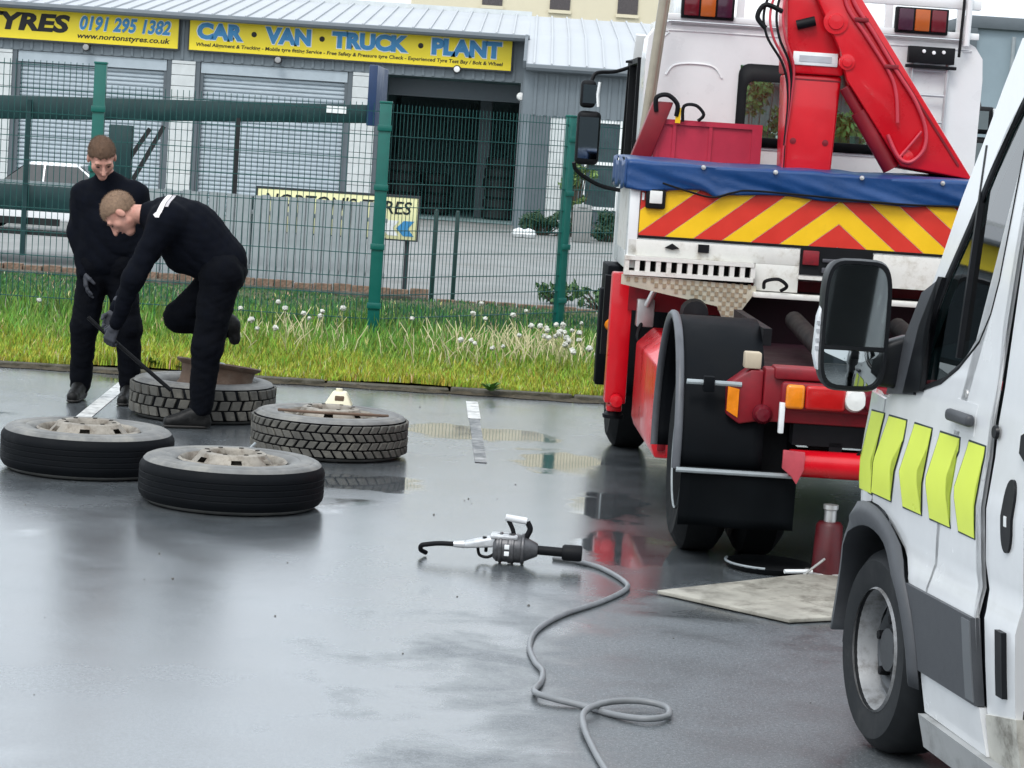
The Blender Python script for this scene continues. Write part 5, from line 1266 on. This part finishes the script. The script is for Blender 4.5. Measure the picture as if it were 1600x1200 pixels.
fs += [(k, (k + 1) % n_, L0 + (k + 1) % n_, L0 + k) for k in range(n_)] + [(L0 + k, L0 + (k + 1) % n_, L0 + n_ + (k + 1) % n_, L0 + n_ + k) for k in range(n_)]
MB().add(pts_, fs).build('housing', M_vblack, mr_, angle=50)
up = [p for p in sq(.096, .192) ]
G1 = clip(up, 0, -1, .065); G2 = clip(up, 0, 1, -.078)
MB().add([(p[0], -.043, p[1]) for p in G1], [tuple(range(len(G1)))]).build('mirror_glass', M_mirror, mr_, smooth=False)
def cv(p): return (p[0], -.050 + 1.1 * (p[0] ** 2 + (p[1] + .13) ** 2), p[1])
g2 = MB(); c0 = (0, -.13)
for ring in range(4):
    for p in G2: g2.v.append(cv((c0[0] + (p[0] - c0[0]) * (ring + 1) / 4, c0[1] + (p[1] - c0[1]) * (ring + 1) / 4)))
nn_ = len(G2); g2.v.append(cv(c0))
for ring in range(3):
    for k in range(nn_): g2.f.append((ring * nn_ + k, ring * nn_ + (k + 1) % nn_, (ring + 1) * nn_ + (k + 1) % nn_, (ring + 1) * nn_ + k)); g2.mi.append(0)
for k in range(nn_): g2.f.append((4 * nn_, k, (k + 1) % nn_)); g2.mi.append(0)
g2.build('wide_angle_glass', M_mirror, mr_)
MB().box((-.10, -.047, -.078), (.10, -.036, -.066)).build('divider', M_vblack, mr_)
MB().prism([(-.118, .02), (-.108, .055), (-.100, .04), (-.098, -.13), (-.108, -.15), (-.122, -.10)], 'y', -.03, .02).build('indicator', mat('indicator_white', (.72, .74, .76), .3), mr_, bevel=.003)
for z in (-.085, -.06, -.03, -.005): MB().box((-.1235, -.0325, z), (-.104, -.0305, z + .012)).build('indicator_print', MATS['grey_print'], mr_)
MB().hexa([(.08, -.02, -.19), (.19, -.02, -.20), (.19, .06, -.20), (.08, .06, -.19), (.08, -.02, -.06), (.19, -.02, -.02), (.19, .06, -.02), (.08, .06, -.06)]).build('arm', M_vblack, mr_, bevel=.02, seg=3)
vpanel('mirror_sail', [(.14, 1.18), (-.10, 1.205), (-.04, 1.27), (-.09, 1.42), (-.165, 1.58), (-.02, 1.52), (.10, 1.30)], M_vgrey, off=.010, thick=.02)
vpanel('sail_inner', [(-.02, 1.20), (-.16, 1.222), (-.115, 1.40), (-.185, 1.58), (-.15, 1.58), (-.06, 1.42)], M_vblack, off=.016, thick=.02)

# ================================================================== loose tyres on the ground
M_side = mat('dusty_sidewall', (.15, .15, .145), .55, var=.35, scale=7, dirt=.5, dcol=(.26, .25, .22), dscale=5, bump=.0008, bscale=70)
M_wall = mat('dark_tread_rubber', (.0025, .0035, .005), .65, spec=.15, var=.2, scale=10, bump=.001, bscale=60)
M_block = mat('dusty_tread_block', (.085, .082, .072), .75, var=.35, scale=10, dirt=.45, dcol=(.18, .17, .14), dscale=8, bump=.002, bscale=70)
M_wheel = mat('painted_steel_wheel', (.29, .265, .225), .55, var=.3, scale=8, dirt=.7, dcol=(.11, .085, .06), dscale=9, metal=.15)
M_rust = mat('rusty_steel', (.13, .085, .06), .7, var=.35, scale=10, dirt=.5, dcol=(.22, .17, .13), dscale=8, metal=.2)
def disc_wheel(parent, W, z_off=0, m=None):
    m = m or M_wheel
    zt = W - .02 + z_off
    MB().lathe([(.272, zt + .004), (.262, zt + .012), (.25, zt), (.245, zt - .03), (.235, zt - .09), (.235, zt - .18), (.27, .02)], 56).build('rim', m, parent)
    MB().lathe([(.238, zt - .05), (.222, zt - .03), (.175, zt + .022), (.165, zt + .04), (.150, zt + .046), (.122, zt + .044), (.113, zt + .03), (.110, zt - .05)], 66, skip=lambda k, i: i == 1 and k % 11 in (2, 3, 4)).build('wheel_disc', m, parent)
    for k in range(8):
        a = 2 * PI * k / 8 + .2
        MB().lathe([(.012, zt + .0465), (.013, zt + .043), (.012, zt + .03), (0, zt + .03)], 10, c=(.136 * math.cos(a), .136 * math.sin(a), .0012)).build('stud_hole', M_chas, parent)
    MB().disc((0, 0, zt - .05), .110, 24).build('hub_hole', M_chas, parent)
def tyre(name, loc, Rr, W, lab, style, rz=0, disc=True):
    t = empty(name, loc, rz); tag(t, lab, 'tyre')
    s = Rr / .45
    side = [(.262, .035), (.30, .012), (.36, .0), (.405, .006), (.432, .024)]
    band = [(.432, .024), (.446, .045), (.45, .07), (.45, W - .07), (.446, W - .045), (.432, W - .024)]
    top = [(.432, W - .024), (.422, W - .012), (.405, W - .004), (.395, W - .006), (.39, W - .002), (.36, W + .002), (.33, W), (.325, W - .004), (.315, W - .003), (.29, W - .012), (.268, W - .03), (.258, W - .06), (.262, .035)]
    if style == 'plain':
        b2 = [(.432, .024), (.446, .045), (.45, .06)]
        for k in range(4):
            z0 = .06 + (W - .12) * (k + .5) / 4 - .006; b2 += [(.45, z0), (.448, z0 + .002), (.448, z0 + .006), (.45, z0 + .008)]
        b2 += [(.45, W - .06), (.446, W - .045), (.432, W - .024)]
        band = b2
    sc = lambda P: [(r * s, z) for r, z in P]
    if style != 'plain':
        band = [(r - .013, z) for r, z in band]
    MB().lathe(sc(band), 84).build('tread', M_wall, t)
    MB().lathe(sc(side), 72).build('lower_sidewall', M_side, t); MB().lathe(sc(top), 84).build('sidewall', M_side, t)
    if style in ('zigzag', 'lug'):
        n = 46 if style == 'zigzag' else 34
        mb = MB(); rows = 4 if style == 'zigzag' else 3
        r0, r1 = (.436 * s), (.4535 * s)
        H0, H1 = .028, W - .028
        for k in range(n):
            for r_ in range(rows):
                z0 = H0 + (H1 - H0) * r_ / rows + .004; z1 = H0 + (H1 - H0) * (r_ + 1) / rows - .004
                sg = 1 if r_ % 2 else -1
                da = 2 * PI / n; a0 = da * (k + .5 * (r_ % 2)) + random.uniform(-.01, .01) * (style == 'lug'); sk = da * (.42 if style == 'zigzag' else .2) * sg; g = .16 if style == 'zigzag' else .2
                P = []
                for rad, f in ((r0, 0), (r1 - random.uniform(0, .004), .05)):
                    for (a, z) in ((a0 + da * (g / 2 + f) - sk / 2, z0 + .003 * f), (a0 + da * (1 - g / 2 - f) - sk / 2, z0), (a0 + da * (1 - g / 2 - f) + sk / 2, z1), (a0 + da * (g / 2 + f) + sk / 2, z1)):
                        P.append((rad * math.cos(a), rad * math.sin(a), z))
                mb.hexa(P)
        stuff(mb.build('tread_blocks', M_block, t, bevel=.0025, seg=1))
    if disc: disc_wheel(t, W)
    return t
tyre('truck_tyre', (-1.36, 12.30, 0), .46, .235, 'black truck tyre with steel wheel, lying nearest the camera', 'plain', .4)
tyre('truck_tyre', (-2.22, 13.10, 0), .455, .235, 'black truck tyre with steel wheel, leftmost of the four on the ground', 'plain', 1.3)
tyre('truck_tyre', (-1.04, 14.40, 0), .455, .245, 'muddy truck tyre with zigzag tread, rightmost of the four on the ground', 'zigzag', .2)
t4 = tyre('truck_tyre', (-1.95, 15.72, 0), .46, .245, 'dusty truck tyre lying under the boot of the bending man', 'lug', .7, disc=False)
# loose rim tilted on the back tyre
rm = empty('loose_wheel_rim', (-1.87, 15.70, .215), .3); rm.rotation_euler = (R(-4), R(7), .3); tag(rm, 'rusty steel wheel rim sitting tilted out of the dusty tyre behind the man', 'wheel rim')
MB().lathe([(.262, .135), (.27, .13), (.262, .115), (.235, .10), (.225, .06), (.232, .0), (.25, -.03), (.24, -.032), (.222, .0), (.215, .06), (.225, .098), (.252, .125)], 56, closed=True).build('rim_barrel', M_rust, rm)
MB().lathe([(.224, .07), (.17, .085), (.15, .07), (.10, .07), (.09, .05)], 48, skip=lambda k, i: i == 0 and k % 6 in (2, 3)).build('wheel_disc', M_rust, rm)
MB().lathe([(.045, .072), (.045, .13), (.03, .14), (.03, .07)], 20).build('hub_ring', M_galv, rm)
# lubricant tub and valve bits on the muddy tyre
tub = empty('lubricant_tub', (-1.02, 14.72, .245)); tag(tub, 'small cream plastic tub with a handle on the zigzag tread tyre', 'tub')
M_cplas = mat('cream_plastic', (.72, .68, .50), .45, var=.08)
MB().hexa([(-.085, -.07, 0), (.085, -.07, 0), (.085, .07, 0), (-.085, .07, 0), (-.035, -.04, .085), (.045, -.04, .085), (.045, .04, .085), (-.035, .04, .085)]).build('body', M_cplas, tub, bevel=.012, seg=3)
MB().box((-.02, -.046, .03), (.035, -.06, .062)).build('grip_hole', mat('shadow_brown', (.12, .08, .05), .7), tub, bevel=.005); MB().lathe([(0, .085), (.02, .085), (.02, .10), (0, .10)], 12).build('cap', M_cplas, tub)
bd_ = MB().tube(catmull([(-1.33, 14.25, .252), (-1.10, 14.15, .262), (-.85, 14.22, .258), (-.70, 14.30, .25)], 8), .009, 6).build('tyre_lever', M_rust); bd_.data.transform(Matrix.Translation((1.0, -14.2, 0))); bd_.location = (-1.0, 14.2, 0); tag(bd_, 'thin curved tyre lever lying across the zigzag tread tyre', 'lever')
hk_ = MB().tube(catmull([(-1.43, 13.92, .01), (-1.45, 13.93, .05), (-1.42, 13.95, .09)], 6), .008, 6).box((-1.45, 13.90, .002), (-1.36, 13.94, .012)).build('wheel_weight_pliers', M_galv); hk_.data.transform(Matrix.Translation((1.42, -13.93, 0))); hk_.location = (-1.42, 13.93, 0); tag(hk_, 'small bright metal tool on the ground by the zigzag tread tyre', 'tool')

# ------------------------------------------------------------------ impact wrench and air hose
M_cast = mat('cast_alloy', (.56, .57, .58), .38, metal=.55, var=.15, scale=30, dirt=.3, dcol=(.12, .12, .12), dscale=25); M_gun = mat('dark_gun_metal', (.10, .10, .105), .4, metal=.6, var=.3, scale=30, dirt=.3, dcol=(.02, .02, .02), dscale=25)
gn = empty('impact_wrench', (0.0, 11.10, 0), R(-3)); tag(gn, 'heavy air impact wrench lying on the wet asphalt', 'wrench')
MB().lathe([(0, -.035), (.05, -.035), (.064, -.02), (.064, .03), (.069, .035), (.069, .055), (.064, .06), (.064, .085), (.060, .10), (.045, .13), (.034, .155), (.028, .165), (0, .165)], 28, axis='x', c=(0, 0, .071)).build('motor_housing', M_gun, gn)
for x in (-.01, .045, .09): MB().lathe([(.066, x), (.0705, x + .004), (.0705, x + .012), (.066, x + .016)], 28, axis='x', c=(0, 0, .071)).build('cooling_rib', M_gun, gn)
MB().box((.018, -.073, .045), (.040, -.062, .065)).box((.018, -.073, .075), (.040, -.062, .095)).build('data_plate', M_signwhite, gn, bevel=.002)
MB().hexa([(-.17, -.022, .055), (-.02, -.045, .075), (-.02, .045, .075), (-.17, .022, .055), (-.17, -.018, .088), (-.02, -.042, .128), (-.02, .042, .128), (-.17, .018, .088)]).build('rear_handle', M_cast, gn, bevel=.014, seg=3)
MB().tube([(-.165, 0, .072), (-.215, 0, .070)], [.018, .014], 14).build('air_inlet', M_cast, gn)
MB().tube(catmull([(-.105, 0, .062), (-.095, 0, .030), (-.06, 0, .022), (-.03, 0, .040), (-.025, 0, .066)], 6), .007, 8).build('trigger_guard', M_chas, gn); MB().box((-.075, -.007, .045), (-.06, .007, .075)).build('trigger', M_chas, gn, bevel=.003)
for x, z in ((-.075, .1165), (-.03, .127)): MB().lathe([(0, .006), (.010, .005), (.011, 0)], 10, c=(x, -.02, z - .004)).build('screw', M_chas, gn)
MB().box((-.05, -.05, .115), (.075, .05, .134)).build('cover_plate', M_cast, gn, bevel=.008)
hdl = MB().tube(catmull([(.055, 0, .125), (.045, 0, .16), (.02, 0, .205)], 5), .010, 10).tube(catmull([(.11, 0, .195), (.125, 0, .165), (.115, 0, .135), (.10, 0, .105)], 5), .013, 10).build('handle_arm', M_chas, gn)
MB().tube([(.012, 0, .208), (.108, 0, .198)], .016, 14).build('top_handle', mat('grip_white', (.62, .63, .64), .5, var=.15), gn)
MB().tube([(.16, 0, .071), (.285, 0, .069)], .021, 18).build('anvil', M_chas, gn); MB().lathe([(0, .275), (.030, .275), (.037, .285), (.037, .355), (.033, .365), (.022, .365), (.022, .33), (0, .33)], 20, axis='x', c=(0, 0, .069)).build('socket', M_chas, gn)
MB().tube(catmull([(-.21, 0, .070), (-.28, 0, .068), (-.335, -.003, .060), (-.36, .0, .052), (-.362, .015, .030), (-.34, .04, .014)], 7), .011, 10).build('whip_hose', M_chas, gn)
hp = [(.24, 11.26), (.30, 11.235), (.358, 11.198), (.456, 11.069), (.546, 10.782), (.546, 10.583), (.432, 10.265), (.267, 9.931), (.163, 9.597), (.132, 9.283), (.151, 9.003), (.179, 8.848), (.171, 8.667), (.148, 8.479), (.202, 8.397), (.322, 8.336), (.417, 8.241), (.522, 8.18), (.596, 8.246), (.596, 8.358), (.51, 8.39), (.398, 8.339), (.319, 8.195), (.308, 8.013), (.338, 7.724), (.38, 7.40), (.44, 7.0), (.47, 6.5)]
hp3 = [(x, y, .0115 + (.019 if i in (20, 21, 22) else (.012 if i in (19, 23) else (.0 if i not in (13, 14, 17, 18) else .008)))) for i, (x, y) in enumerate(hp)]
hs3 = MB().tube(catmull(hp3, 9), .0112, 12).build('air_hose', mat('grey_air_hose', (.20, .21, .22), .42, var=.15, scale=14, dirt=.2, dcol=(.12, .12, .12), dscale=12)); tag(hs3, 'grey rubber air hose snaking across the wet ground with one loop', 'hose')

# small litter on the asphalt
r3 = np.random.default_rng(5); mb = MB()
for i in range(150):
    x = r3.uniform(-4, 1.6); y = r3.uniform(8, 18) if r3.random() < .5 else KX(x) - abs(r3.normal(0, .12)) - .06
    s_ = r3.uniform(.002, .007); a = r3.uniform(0, 6)
    mb.hexa([(x + s_ * math.cos(a + t) * q, y + s_ * math.sin(a + t) * q, z) for z, q in ((.001, 1), (s_ * .9, .6)) for t in (0, 1.4, 3.0, 4.6)])
o = stuff(mb.build('grit', mat('grit_stone', (.10, .095, .085), .8, var=.5, scale=2))); tag(o, 'scattered grit and crumbs on the wet asphalt', 'grit')

# ================================================================== the two men
M_skin = mat('skin', (.54, .28, .215), .5, var=.16, scale=22, spec=.4, dirt=.45, dcol=(.46, .17, .13), dscale=16, bump=.0006, bscale=120); M_hair = mat('short_hair', (.135, .08, .05), .8, var=.2, scale=40, bump=.003, bscale=240); M_hair2 = mat('cropped_hair', (.27, .18, .12), .8, var=.25, scale=60, bump=.002, bscale=260)
M_jump = mat('navy_black_jumper', (.0035, .0045, .008), .9, var=.2, scale=20, bump=.0006, bscale=120, spec=.1); M_trou = mat('black_work_trousers', (.0025, .0032, .0055), .85, var=.25, scale=16, bump=.002, bscale=60, spec=.1)
M_glove = mat('dark_grey_glove', (.035, .038, .048), .7, var=.3, scale=30); M_boot = mat('black_boot', (.006, .006, .006), .5, spec=.3, var=.4, scale=18, bump=.002, bscale=50); M_dark = mat('eye_dark', (.03, .018, .014), .4); M_eyew = mat('eye_white', (.6, .57, .54), .3); M_lip = mat('lip', (.42, .18, .15), .5)

def unit(v): v = np.array(v, float); return v / np.linalg.norm(v)
class Head:
    def __init__(s, c, up_, fw):
        s.c = np.array(c, float); s.f = unit(fw); s.u = unit(np.array(up_, float) - s.f * (np.array(up_, float) @ s.f)); s.r = np.cross(s.f, s.u)
        s.ax = np.stack([s.r, s.f, s.u])
    def p(s, x, y, z): return s.c + (s.r * x + s.f * y + s.u * z) * 1.07
    def prims(s):
        P = [el(s.p(0, -.012, .030), (.081, .105, .096), s.ax), el(s.p(0, .03, -.02), (.068, .072, .091), s.ax), rc(s.p(0, .05, -.05), s.p(0, .066, -.092), .042, .030),
             rc(s.p(-.035, .02, -.055), s.p(0, .06, -.092), .03, .026), rc(s.p(.035, .02, -.055), s.p(0, .06, -.092), .03, .026),
             rc(s.p(-.036, .080, .024), s.p(.036, .080, .024), .016, .016), el(s.p(-.040, .058, -.020), (.026, .024, .030), s.ax), el(s.p(.040, .058, -.020), (.026, .024, .030), s.ax)]
        return P
    def fine(s):
        return [rc(s.p(0, .090, .014), s.p(0, .120, -.030), .009, .014), rc(s.p(-.013, .098, -.034), s.p(.013, .098, -.034), .009, .009),
                el(s.p(-.079, -.004, -.008), (.011, .021, .032), s.ax), el(s.p(.079, -.004, -.008), (.011, .021, .032), s.ax)]
    def hair(s, low=-.03, front=.062):
        def cut(X):
            q = (X - s.c.astype(np.float32)) @ s.ax.T.astype(np.float32)
            y, z = q[..., 1], q[..., 2]
            ax_ = np.abs(q[..., 0])
            line = np.where(y > .045, .052 + (y - .045) * .25 - .25 * np.maximum(ax_ - .045, 0), np.where(y > .005, .012 + (y - .005) * 1.0, np.where(y > -.03, -.022, -.062)))
            line = line + .006 * np.sin(q[..., 0] * 170 + 2 * np.sin(y * 90)) + .004 * np.sin(q[..., 0] * 310 + y * 200)
            return (line - z) * .8
        return [el(s.p(0, -.013, .031), (.0845, .1085, .1005), s.ax)], cut
    def eyes(s, parent):
        for k in (-1, 1):
            MB().tube([s.p(k * .014, .0975, .026), s.p(k * .032, .0955, .031), s.p(k * .050, .086, .027)], [.003, .0042, .002], 6).build('eyebrow', M_hair, parent)
            MB().tube([s.p(k * .019, .0885, .002), s.p(k * .031, .0905, .0035), s.p(k * .043, .085, .002)], [.002, .0048, .002], 6).build('eye', M_dark, parent)
        MB().tube([s.p(-.021, .0885, -.062), s.p(0, .0965, -.060), s.p(.021, .0885, -.062)], [.003, .0055, .003], 8).build('mouth', M_lip, parent)

def hand_prims(w, d, n, curl=.5, side=1, s=1.0):
    """w wrist, d finger direction, n back-of-hand normal; side +1 puts the thumb on the d x n side"""
    d, n = unit(d), unit(n); n = unit(n - d * (n @ d)); x = np.cross(d, n) * side
    w = np.array(w, float); P = []
    for k, off in enumerate((-.028, -.009, .010, .028)):
        P.append(rc(w + d * .01 + x * off * .6, w + d * .085 * s + x * off, .017, .014))
        L = (.030, .036, .035, .027)[k]; base = w + d * .088 * s + x * off; a = 0; p = base
        for j in range(3):
            a += curl * (.9, 1.0, .8)[j]
            q = p + (d * math.cos(a) - n * math.sin(a)) * (L * (1.1, .85, .65)[j])
            P.append(rc(p, q, .0105 - .0008 * j, .0098 - .0008 * j)); p = q
    t0 = w + d * .025 + x * .026; t1 = t0 + (d * .6 + x * .55 - n * .45) * .045; t2 = t1 + (d * .8 + x * .1 - n * .6 * (1 + curl)) * .034
    P += [rc(t0, t1, .0150, .0125), rc(t1, t2, .0125, .0100)]
    return P

def make_person(name, origin, label, J, head, hair_m, hands):
    o = np.array(origin, float)
    L = lambda v: np.array(v, float) - o
    head = Head(L(head[0]), head[1], head[2])
    body = head.prims() + head.fine() + [rc(head.p(0, -.02, -.04), L(J['neck']), .055, .062)]
    for (a, b, ra, rb, k) in J['torso'] + J['arms'] + J['legs']: body.append(rc(L(a), L(b), ra - .02, rb - .02))
    for h in hands: body += [rc(L(h[0]) - unit(h[1]) * .05, L(h[0]) + unit(h[1]) * .03, .022, .018)]
    for a in J['ankles']: body.append(rc(L(a), L(a) + np.array((0, 0, -.03)), .035, .035))
    carve = [el(head.p(k * .031, .104, .003), (.018, .018, .011), head.ax) for k in (-1, 1)]
    p = blob(name, body, M_skin, None, .0055, .011, carve=carve)
    p.location = tuple(o); tag(p, label, 'person')
    hp_, cut = head.hair()
    blob('hair', hp_, hair_m, p, .006, .01, wr=.0012, wf=160, cut=cut)
    head.eyes(p)
    hm = [c_ for c_ in p.children if c_.name.startswith('hair')][-1].data
    rh = np.random.default_rng(9); V_, F_ = [], []
    back = -head.f * .55 + np.array((0, 0, -.25))
    for q in hm.polygons:
        for _ in range(2):
            nrm = np.array(q.normal); c_ = np.array(q.center) + rh.normal(0, .002, 3)
            if np.linalg.norm(c_ - head.c) < .075: continue
            d_ = unit(nrm * .55 + back * .5 + rh.normal(0, .35, 3)); s_ = unit(np.cross(d_, rh.normal(0, 1, 3))) * .0008; l_ = rh.uniform(.006, .013)
            k_ = len(V_); V_ += [tuple(c_ - s_), tuple(c_ + s_), tuple(c_ + d_ * l_)]; F_.append((k_, k_ + 1, k_ + 2))
    hmesh = bpy.data.meshes.new('hair_strands'); hmesh.from_pydata(V_, [], F_); hmesh.materials.append(hair_m)
    ho = bpy.data.objects.new('hair_strands', hmesh); COL.objects.link(ho); ho.parent = p; stuff(ho)
    jp = [rc(L(a), L(b), ra, rb) for (a, b, ra, rb, k) in J['torso'] + J['arms'] if k == 'j']
    jj = blob('jumper', jp, M_jump, p, .010, .045, wr=.0045, wf=26, seed=1.3)
    tp_ = [rc(L(a), L(b), ra, rb) for (a, b, ra, rb, k) in J['torso'] + J['legs'] if k == 't']
    blob('trousers', tp_, M_trou, p, .010, .035, wr=.0045, wf=30, seed=.4)
    for (ank, heel, toe) in J['boots']:
        a, h, t = L(ank), L(heel), L(toe); d = unit((t - h) * np.array((1, 1, 1)))
        q = [rc(a + np.array((0, 0, .03)), a, .048, .052), rc(a, h + np.array((0, 0, .0)), .05, .040), rc(h, t, .040, .036), rc(a + d * .02, t - d * .05 + np.array((0, 0, .015)), .048, .036)]
        b = blob('boot', q, M_boot, p, .007, .02, wr=.0015, wf=60, cut=(lambda X: (.003 - X[..., 2])) if abs(h[2]) < .1 else None)
    for (ank, heel, toe) in J['boots']:
        h, t = L(heel), L(toe)
        if abs(h[2]) < .1:
            blob('boot_sole', [rc(h, t, .047, .044), rc((h + t) / 2, t - (t - h) * .1, .044, .047)], mat('boot_sole_grey', (.03, .028, .026), .7), p, .006, .01, cut=lambda X: np.maximum(.002 - X[..., 2], X[..., 2] - .020))
    for (pts, r, nm, m_) in J.get('trim', []):
        bv_ = BVHTree.FromPolygons([v.co.copy() for v in jj.data.vertices], [tuple(q.vertices) for q in jj.data.polygons])
        MB().tube(catmull([tuple(L(q)) for q in pts], 6), r, 8).build(nm, m_, p)
    for h in hands:
        blob('glove', hand_prims(L(h[0]), h[1], h[2], h[3], h[4]) + [rc(L(h[0]) - unit(h[1]) * .075, L(h[0]) + unit(h[1]) * .02, .036, .027)], M_glove, p, .0045, .008)
    return p, jj, o

# man standing, watching, arms hanging
ox = -2.65
W1 = lambda x, y, z: (ox + x, 16.15 + y, z)
J = dict(neck=W1(-.045, .02, 1.42),
    torso=[(W1(-.03, .01, .94), W1(-.03, .01, 1.16), .150, .150, 'j'), (W1(-.11, .02, 1.02), W1(-.135, .02, 1.29), .120, .122, 'j'), (W1(.06, .02, 1.02), W1(.085, .02, 1.30), .120, .122, 'j'), (W1(-.185, .02, 1.345), W1(.13, .02, 1.365), .076, .076, 'j'), (W1(-.09, .02, 1.40), W1(.02, .02, 1.41), .068, .068, 'j'), (W1(-.045, .015, 1.41), W1(-.05, .0, 1.452), .070, .066, 'j'),
           (W1(-.09, .01, .90), W1(.05, .01, .90), .125, .125, 't'), (W1(-.02, .02, .97), W1(-.02, .02, .92), .13, .13, 't')],
    arms=[(W1(-.20, .02, 1.335), W1(-.222, .03, 1.09), .074, .062, 'j'), (W1(-.222, .03, 1.09), W1(-.152, -.065, .835), .062, .042, 'j'), (W1(.145, .02, 1.355), W1(.185, .05, 1.09), .074, .062, 'j'), (W1(.185, .05, 1.09), W1(.165, -.06, .84), .062, .042, 'j')],
    legs=[(W1(-.10, .01, .88), W1(-.145, -.015, .49), .106, .084, 't'), (W1(-.145, -.015, .49), W1(-.16, .03, .10), .084, .066, 't'), (W1(.065, .01, .88), W1(.14, -.01, .49), .106, .084, 't'), (W1(.14, -.01, .49), W1(.165, .03, .10), .084, .066, 't')],
    ankles=[W1(-.16, .03, .10), W1(.165, .03, .10)], boots=[(W1(-.16, .03, .095), W1(-.16, .06, .042), W1(-.175, -.16, .037)), (W1(.165, .03, .095), W1(.165, .06, .042), W1(.15, -.16, .037))])
make_person('person', (ox, 16.15, 0), 'man in black jumper and trousers standing and looking down', J, (W1(-.075, -.075, 1.585), (.12, -.70, .72), (.26, -.70, -.64)), M_hair,
    [(W1(-.145, -.07, .84), (.10, -.20, -1), (-.9, -.3, 0), .32, -1), (W1(.162, -.066, .83), (-.05, -.2, -1), (.9, -.2, 0), .30, 1)])

# man bending over the tyre, right leg drawn up
W2 = lambda x, y, z: (x, y, z)
J = dict(neck=(-2.285, 15.23, 1.275),
    torso=[((-1.83, 15.24, 1.02), (-2.02, 15.24, 1.19), .165, .185, 'j'), ((-2.00, 15.24, 1.155), (-2.14, 15.23, 1.23), .185, .170, 'j'), ((-2.13, 15.09, 1.25), (-2.13, 15.38, 1.25), .125, .125, 'j'), ((-2.22, 15.23, 1.265), (-2.27, 15.23, 1.278), .095, .074, 'j'), ((-1.93, 15.24, 1.05), (-2.05, 15.24, 1.06), .135, .13, 'j'),
           ((-1.80, 15.14, .955), (-1.80, 15.36, .955), .125, .125, 't'), ((-1.82, 15.24, 1.0), (-1.85, 15.24, 1.02), .150, .150, 't')],
    arms=[((-2.17, 15.04, 1.22), (-2.315, 14.99, .90), .082, .062, 'j'), ((-2.315, 14.99, .90), (-2.415, 15.06, .615), .062, .043, 'j'), ((-2.17, 15.42, 1.22), (-2.36, 15.46, .93), .080, .060, 'j'), ((-2.36, 15.46, .93), (-2.46, 15.33, .68), .060, .043, 'j')],
    legs=[((-1.81, 15.15, .92), (-1.865, 15.11, .50), .122, .090, 't'), ((-1.865, 15.11, .50), (-1.885, 15.12, .13), .090, .070, 't'), ((-1.83, 15.36, .90), (-2.075, 15.37, .655), .118, .092, 't'), ((-2.075, 15.37, .655), (-1.82, 15.41, .60), .092, .070, 't')],
    ankles=[(-1.885, 15.12, .10), (-1.78, 15.41, .615)],
    boots=[((-1.885, 15.12, .095), (-1.86, 15.12, .042), (-2.065, 15.06, .038)), ((-1.775, 15.41, .615), (-1.750, 15.41, .625), (-1.735, 15.41, .535))])
pp, jj, oo = make_person('person', (-1.95, 15.2, 0), 'man in black bending over the tyre with one knee drawn up', J, ((-2.445, 15.22, 1.275), (-.88, 0, .42), (-.42, -.04, -.9)), M_hair2,
    [((-2.425, 15.07, .595), (-.35, .05, -.93), (-.3, -.95, 0), .75, 1), ((-2.475, 15.32, .66), (-.3, -.3, -.9), (-.2, .9, 0), .75, -1)])
# white print on the back of his jumper
bvh = BVHTree.FromPolygons([v.co.copy() for v in jj.data.vertices], [tuple(q.vertices) for q in jj.data.polygons])
def printed(poly, m, nm):
    mb = MB(); P = []
    for (x, z) in poly:
        h = bvh.ray_cast(Vector((x - oo[0], -2, z)), Vector((0, 1, 0)))
        P.append(h[0] + Vector((0, -.004, .002)) if h[0] else Vector((x - oo[0], 0, z)))
    mb.add(P, [tuple(range(len(P)))]).build(nm, m, pp, smooth=False)
M_print = mat('white_print', (.70, .66, .66), .6)
def strip(rows, m, nm):
    mb = MB(); V_ = []
    for (xa, xb, z) in rows:
        for q in range(4):
            x = xa + (xb - xa) * q / 3; h = bvh.ray_cast(Vector((x - oo[0], -2, z)), Vector((0, 1, 0)))
            V_.append(h[0] + Vector((0, -.005, .003)) if h[0] else Vector((x - oo[0], 0, z)))
    mb.add(V_, [(r_ * 4 + q, r_ * 4 + q + 1, r_ * 4 + q + 5, r_ * 4 + q + 4) for r_ in range(len(rows) - 1) for q in range(3)]).build(nm, m, pp)
strip([(-2.168 - k * .0045, -2.136 - k * .0045, 1.402 - k * .016) for k in range(7)] + [(-2.215, -2.172, 1.287), (-2.200, -2.176, 1.272)], M_print, 'back_print')
strip([(-2.132 - k * .0045, -2.112 - k * .0045, 1.402 - k * .016) for k in range(5)], mat('grey_back_print', (.45, .42, .43), .6), 'back_print')
lv = MB().tube([(-2.60, 15.12, .635), (-2.47, 15.135, .525), (-2.08, 15.18, .215)], .0125, 10).build('pry_bar', M_chas); lv.data.transform(Matrix.Translation((2.3, -15.1, -.4))); lv.location = (-2.3, 15.1, .4); tag(lv, 'long black pry bar held by the bending man and wedged into the tyre', 'bar')

# unit across the road behind the camera (only met in mirrors and glass)
bk_ = empty('unit_opposite', (0, -16, 0)); tag(bk_, 'dark clad industrial unit across the road behind the viewer', 'building')
MB().box((-30, -8, 0), (30, 0, 5.0)).build('wall', mat('dark_cladding', (.05, .065, .07), .6, var=.15, scale=1), bk_); MB().box((-30, -8, 5.0), (30, .05, 5.3)).build('parapet', M_wblock, bk_)
for k in range(8): MB().box((-26 + k * 7, .0, .01), (-22 + k * 7, .06, 3.4)).build('shutter', M_wblock if k % 2 else M_clad_d, bk_)
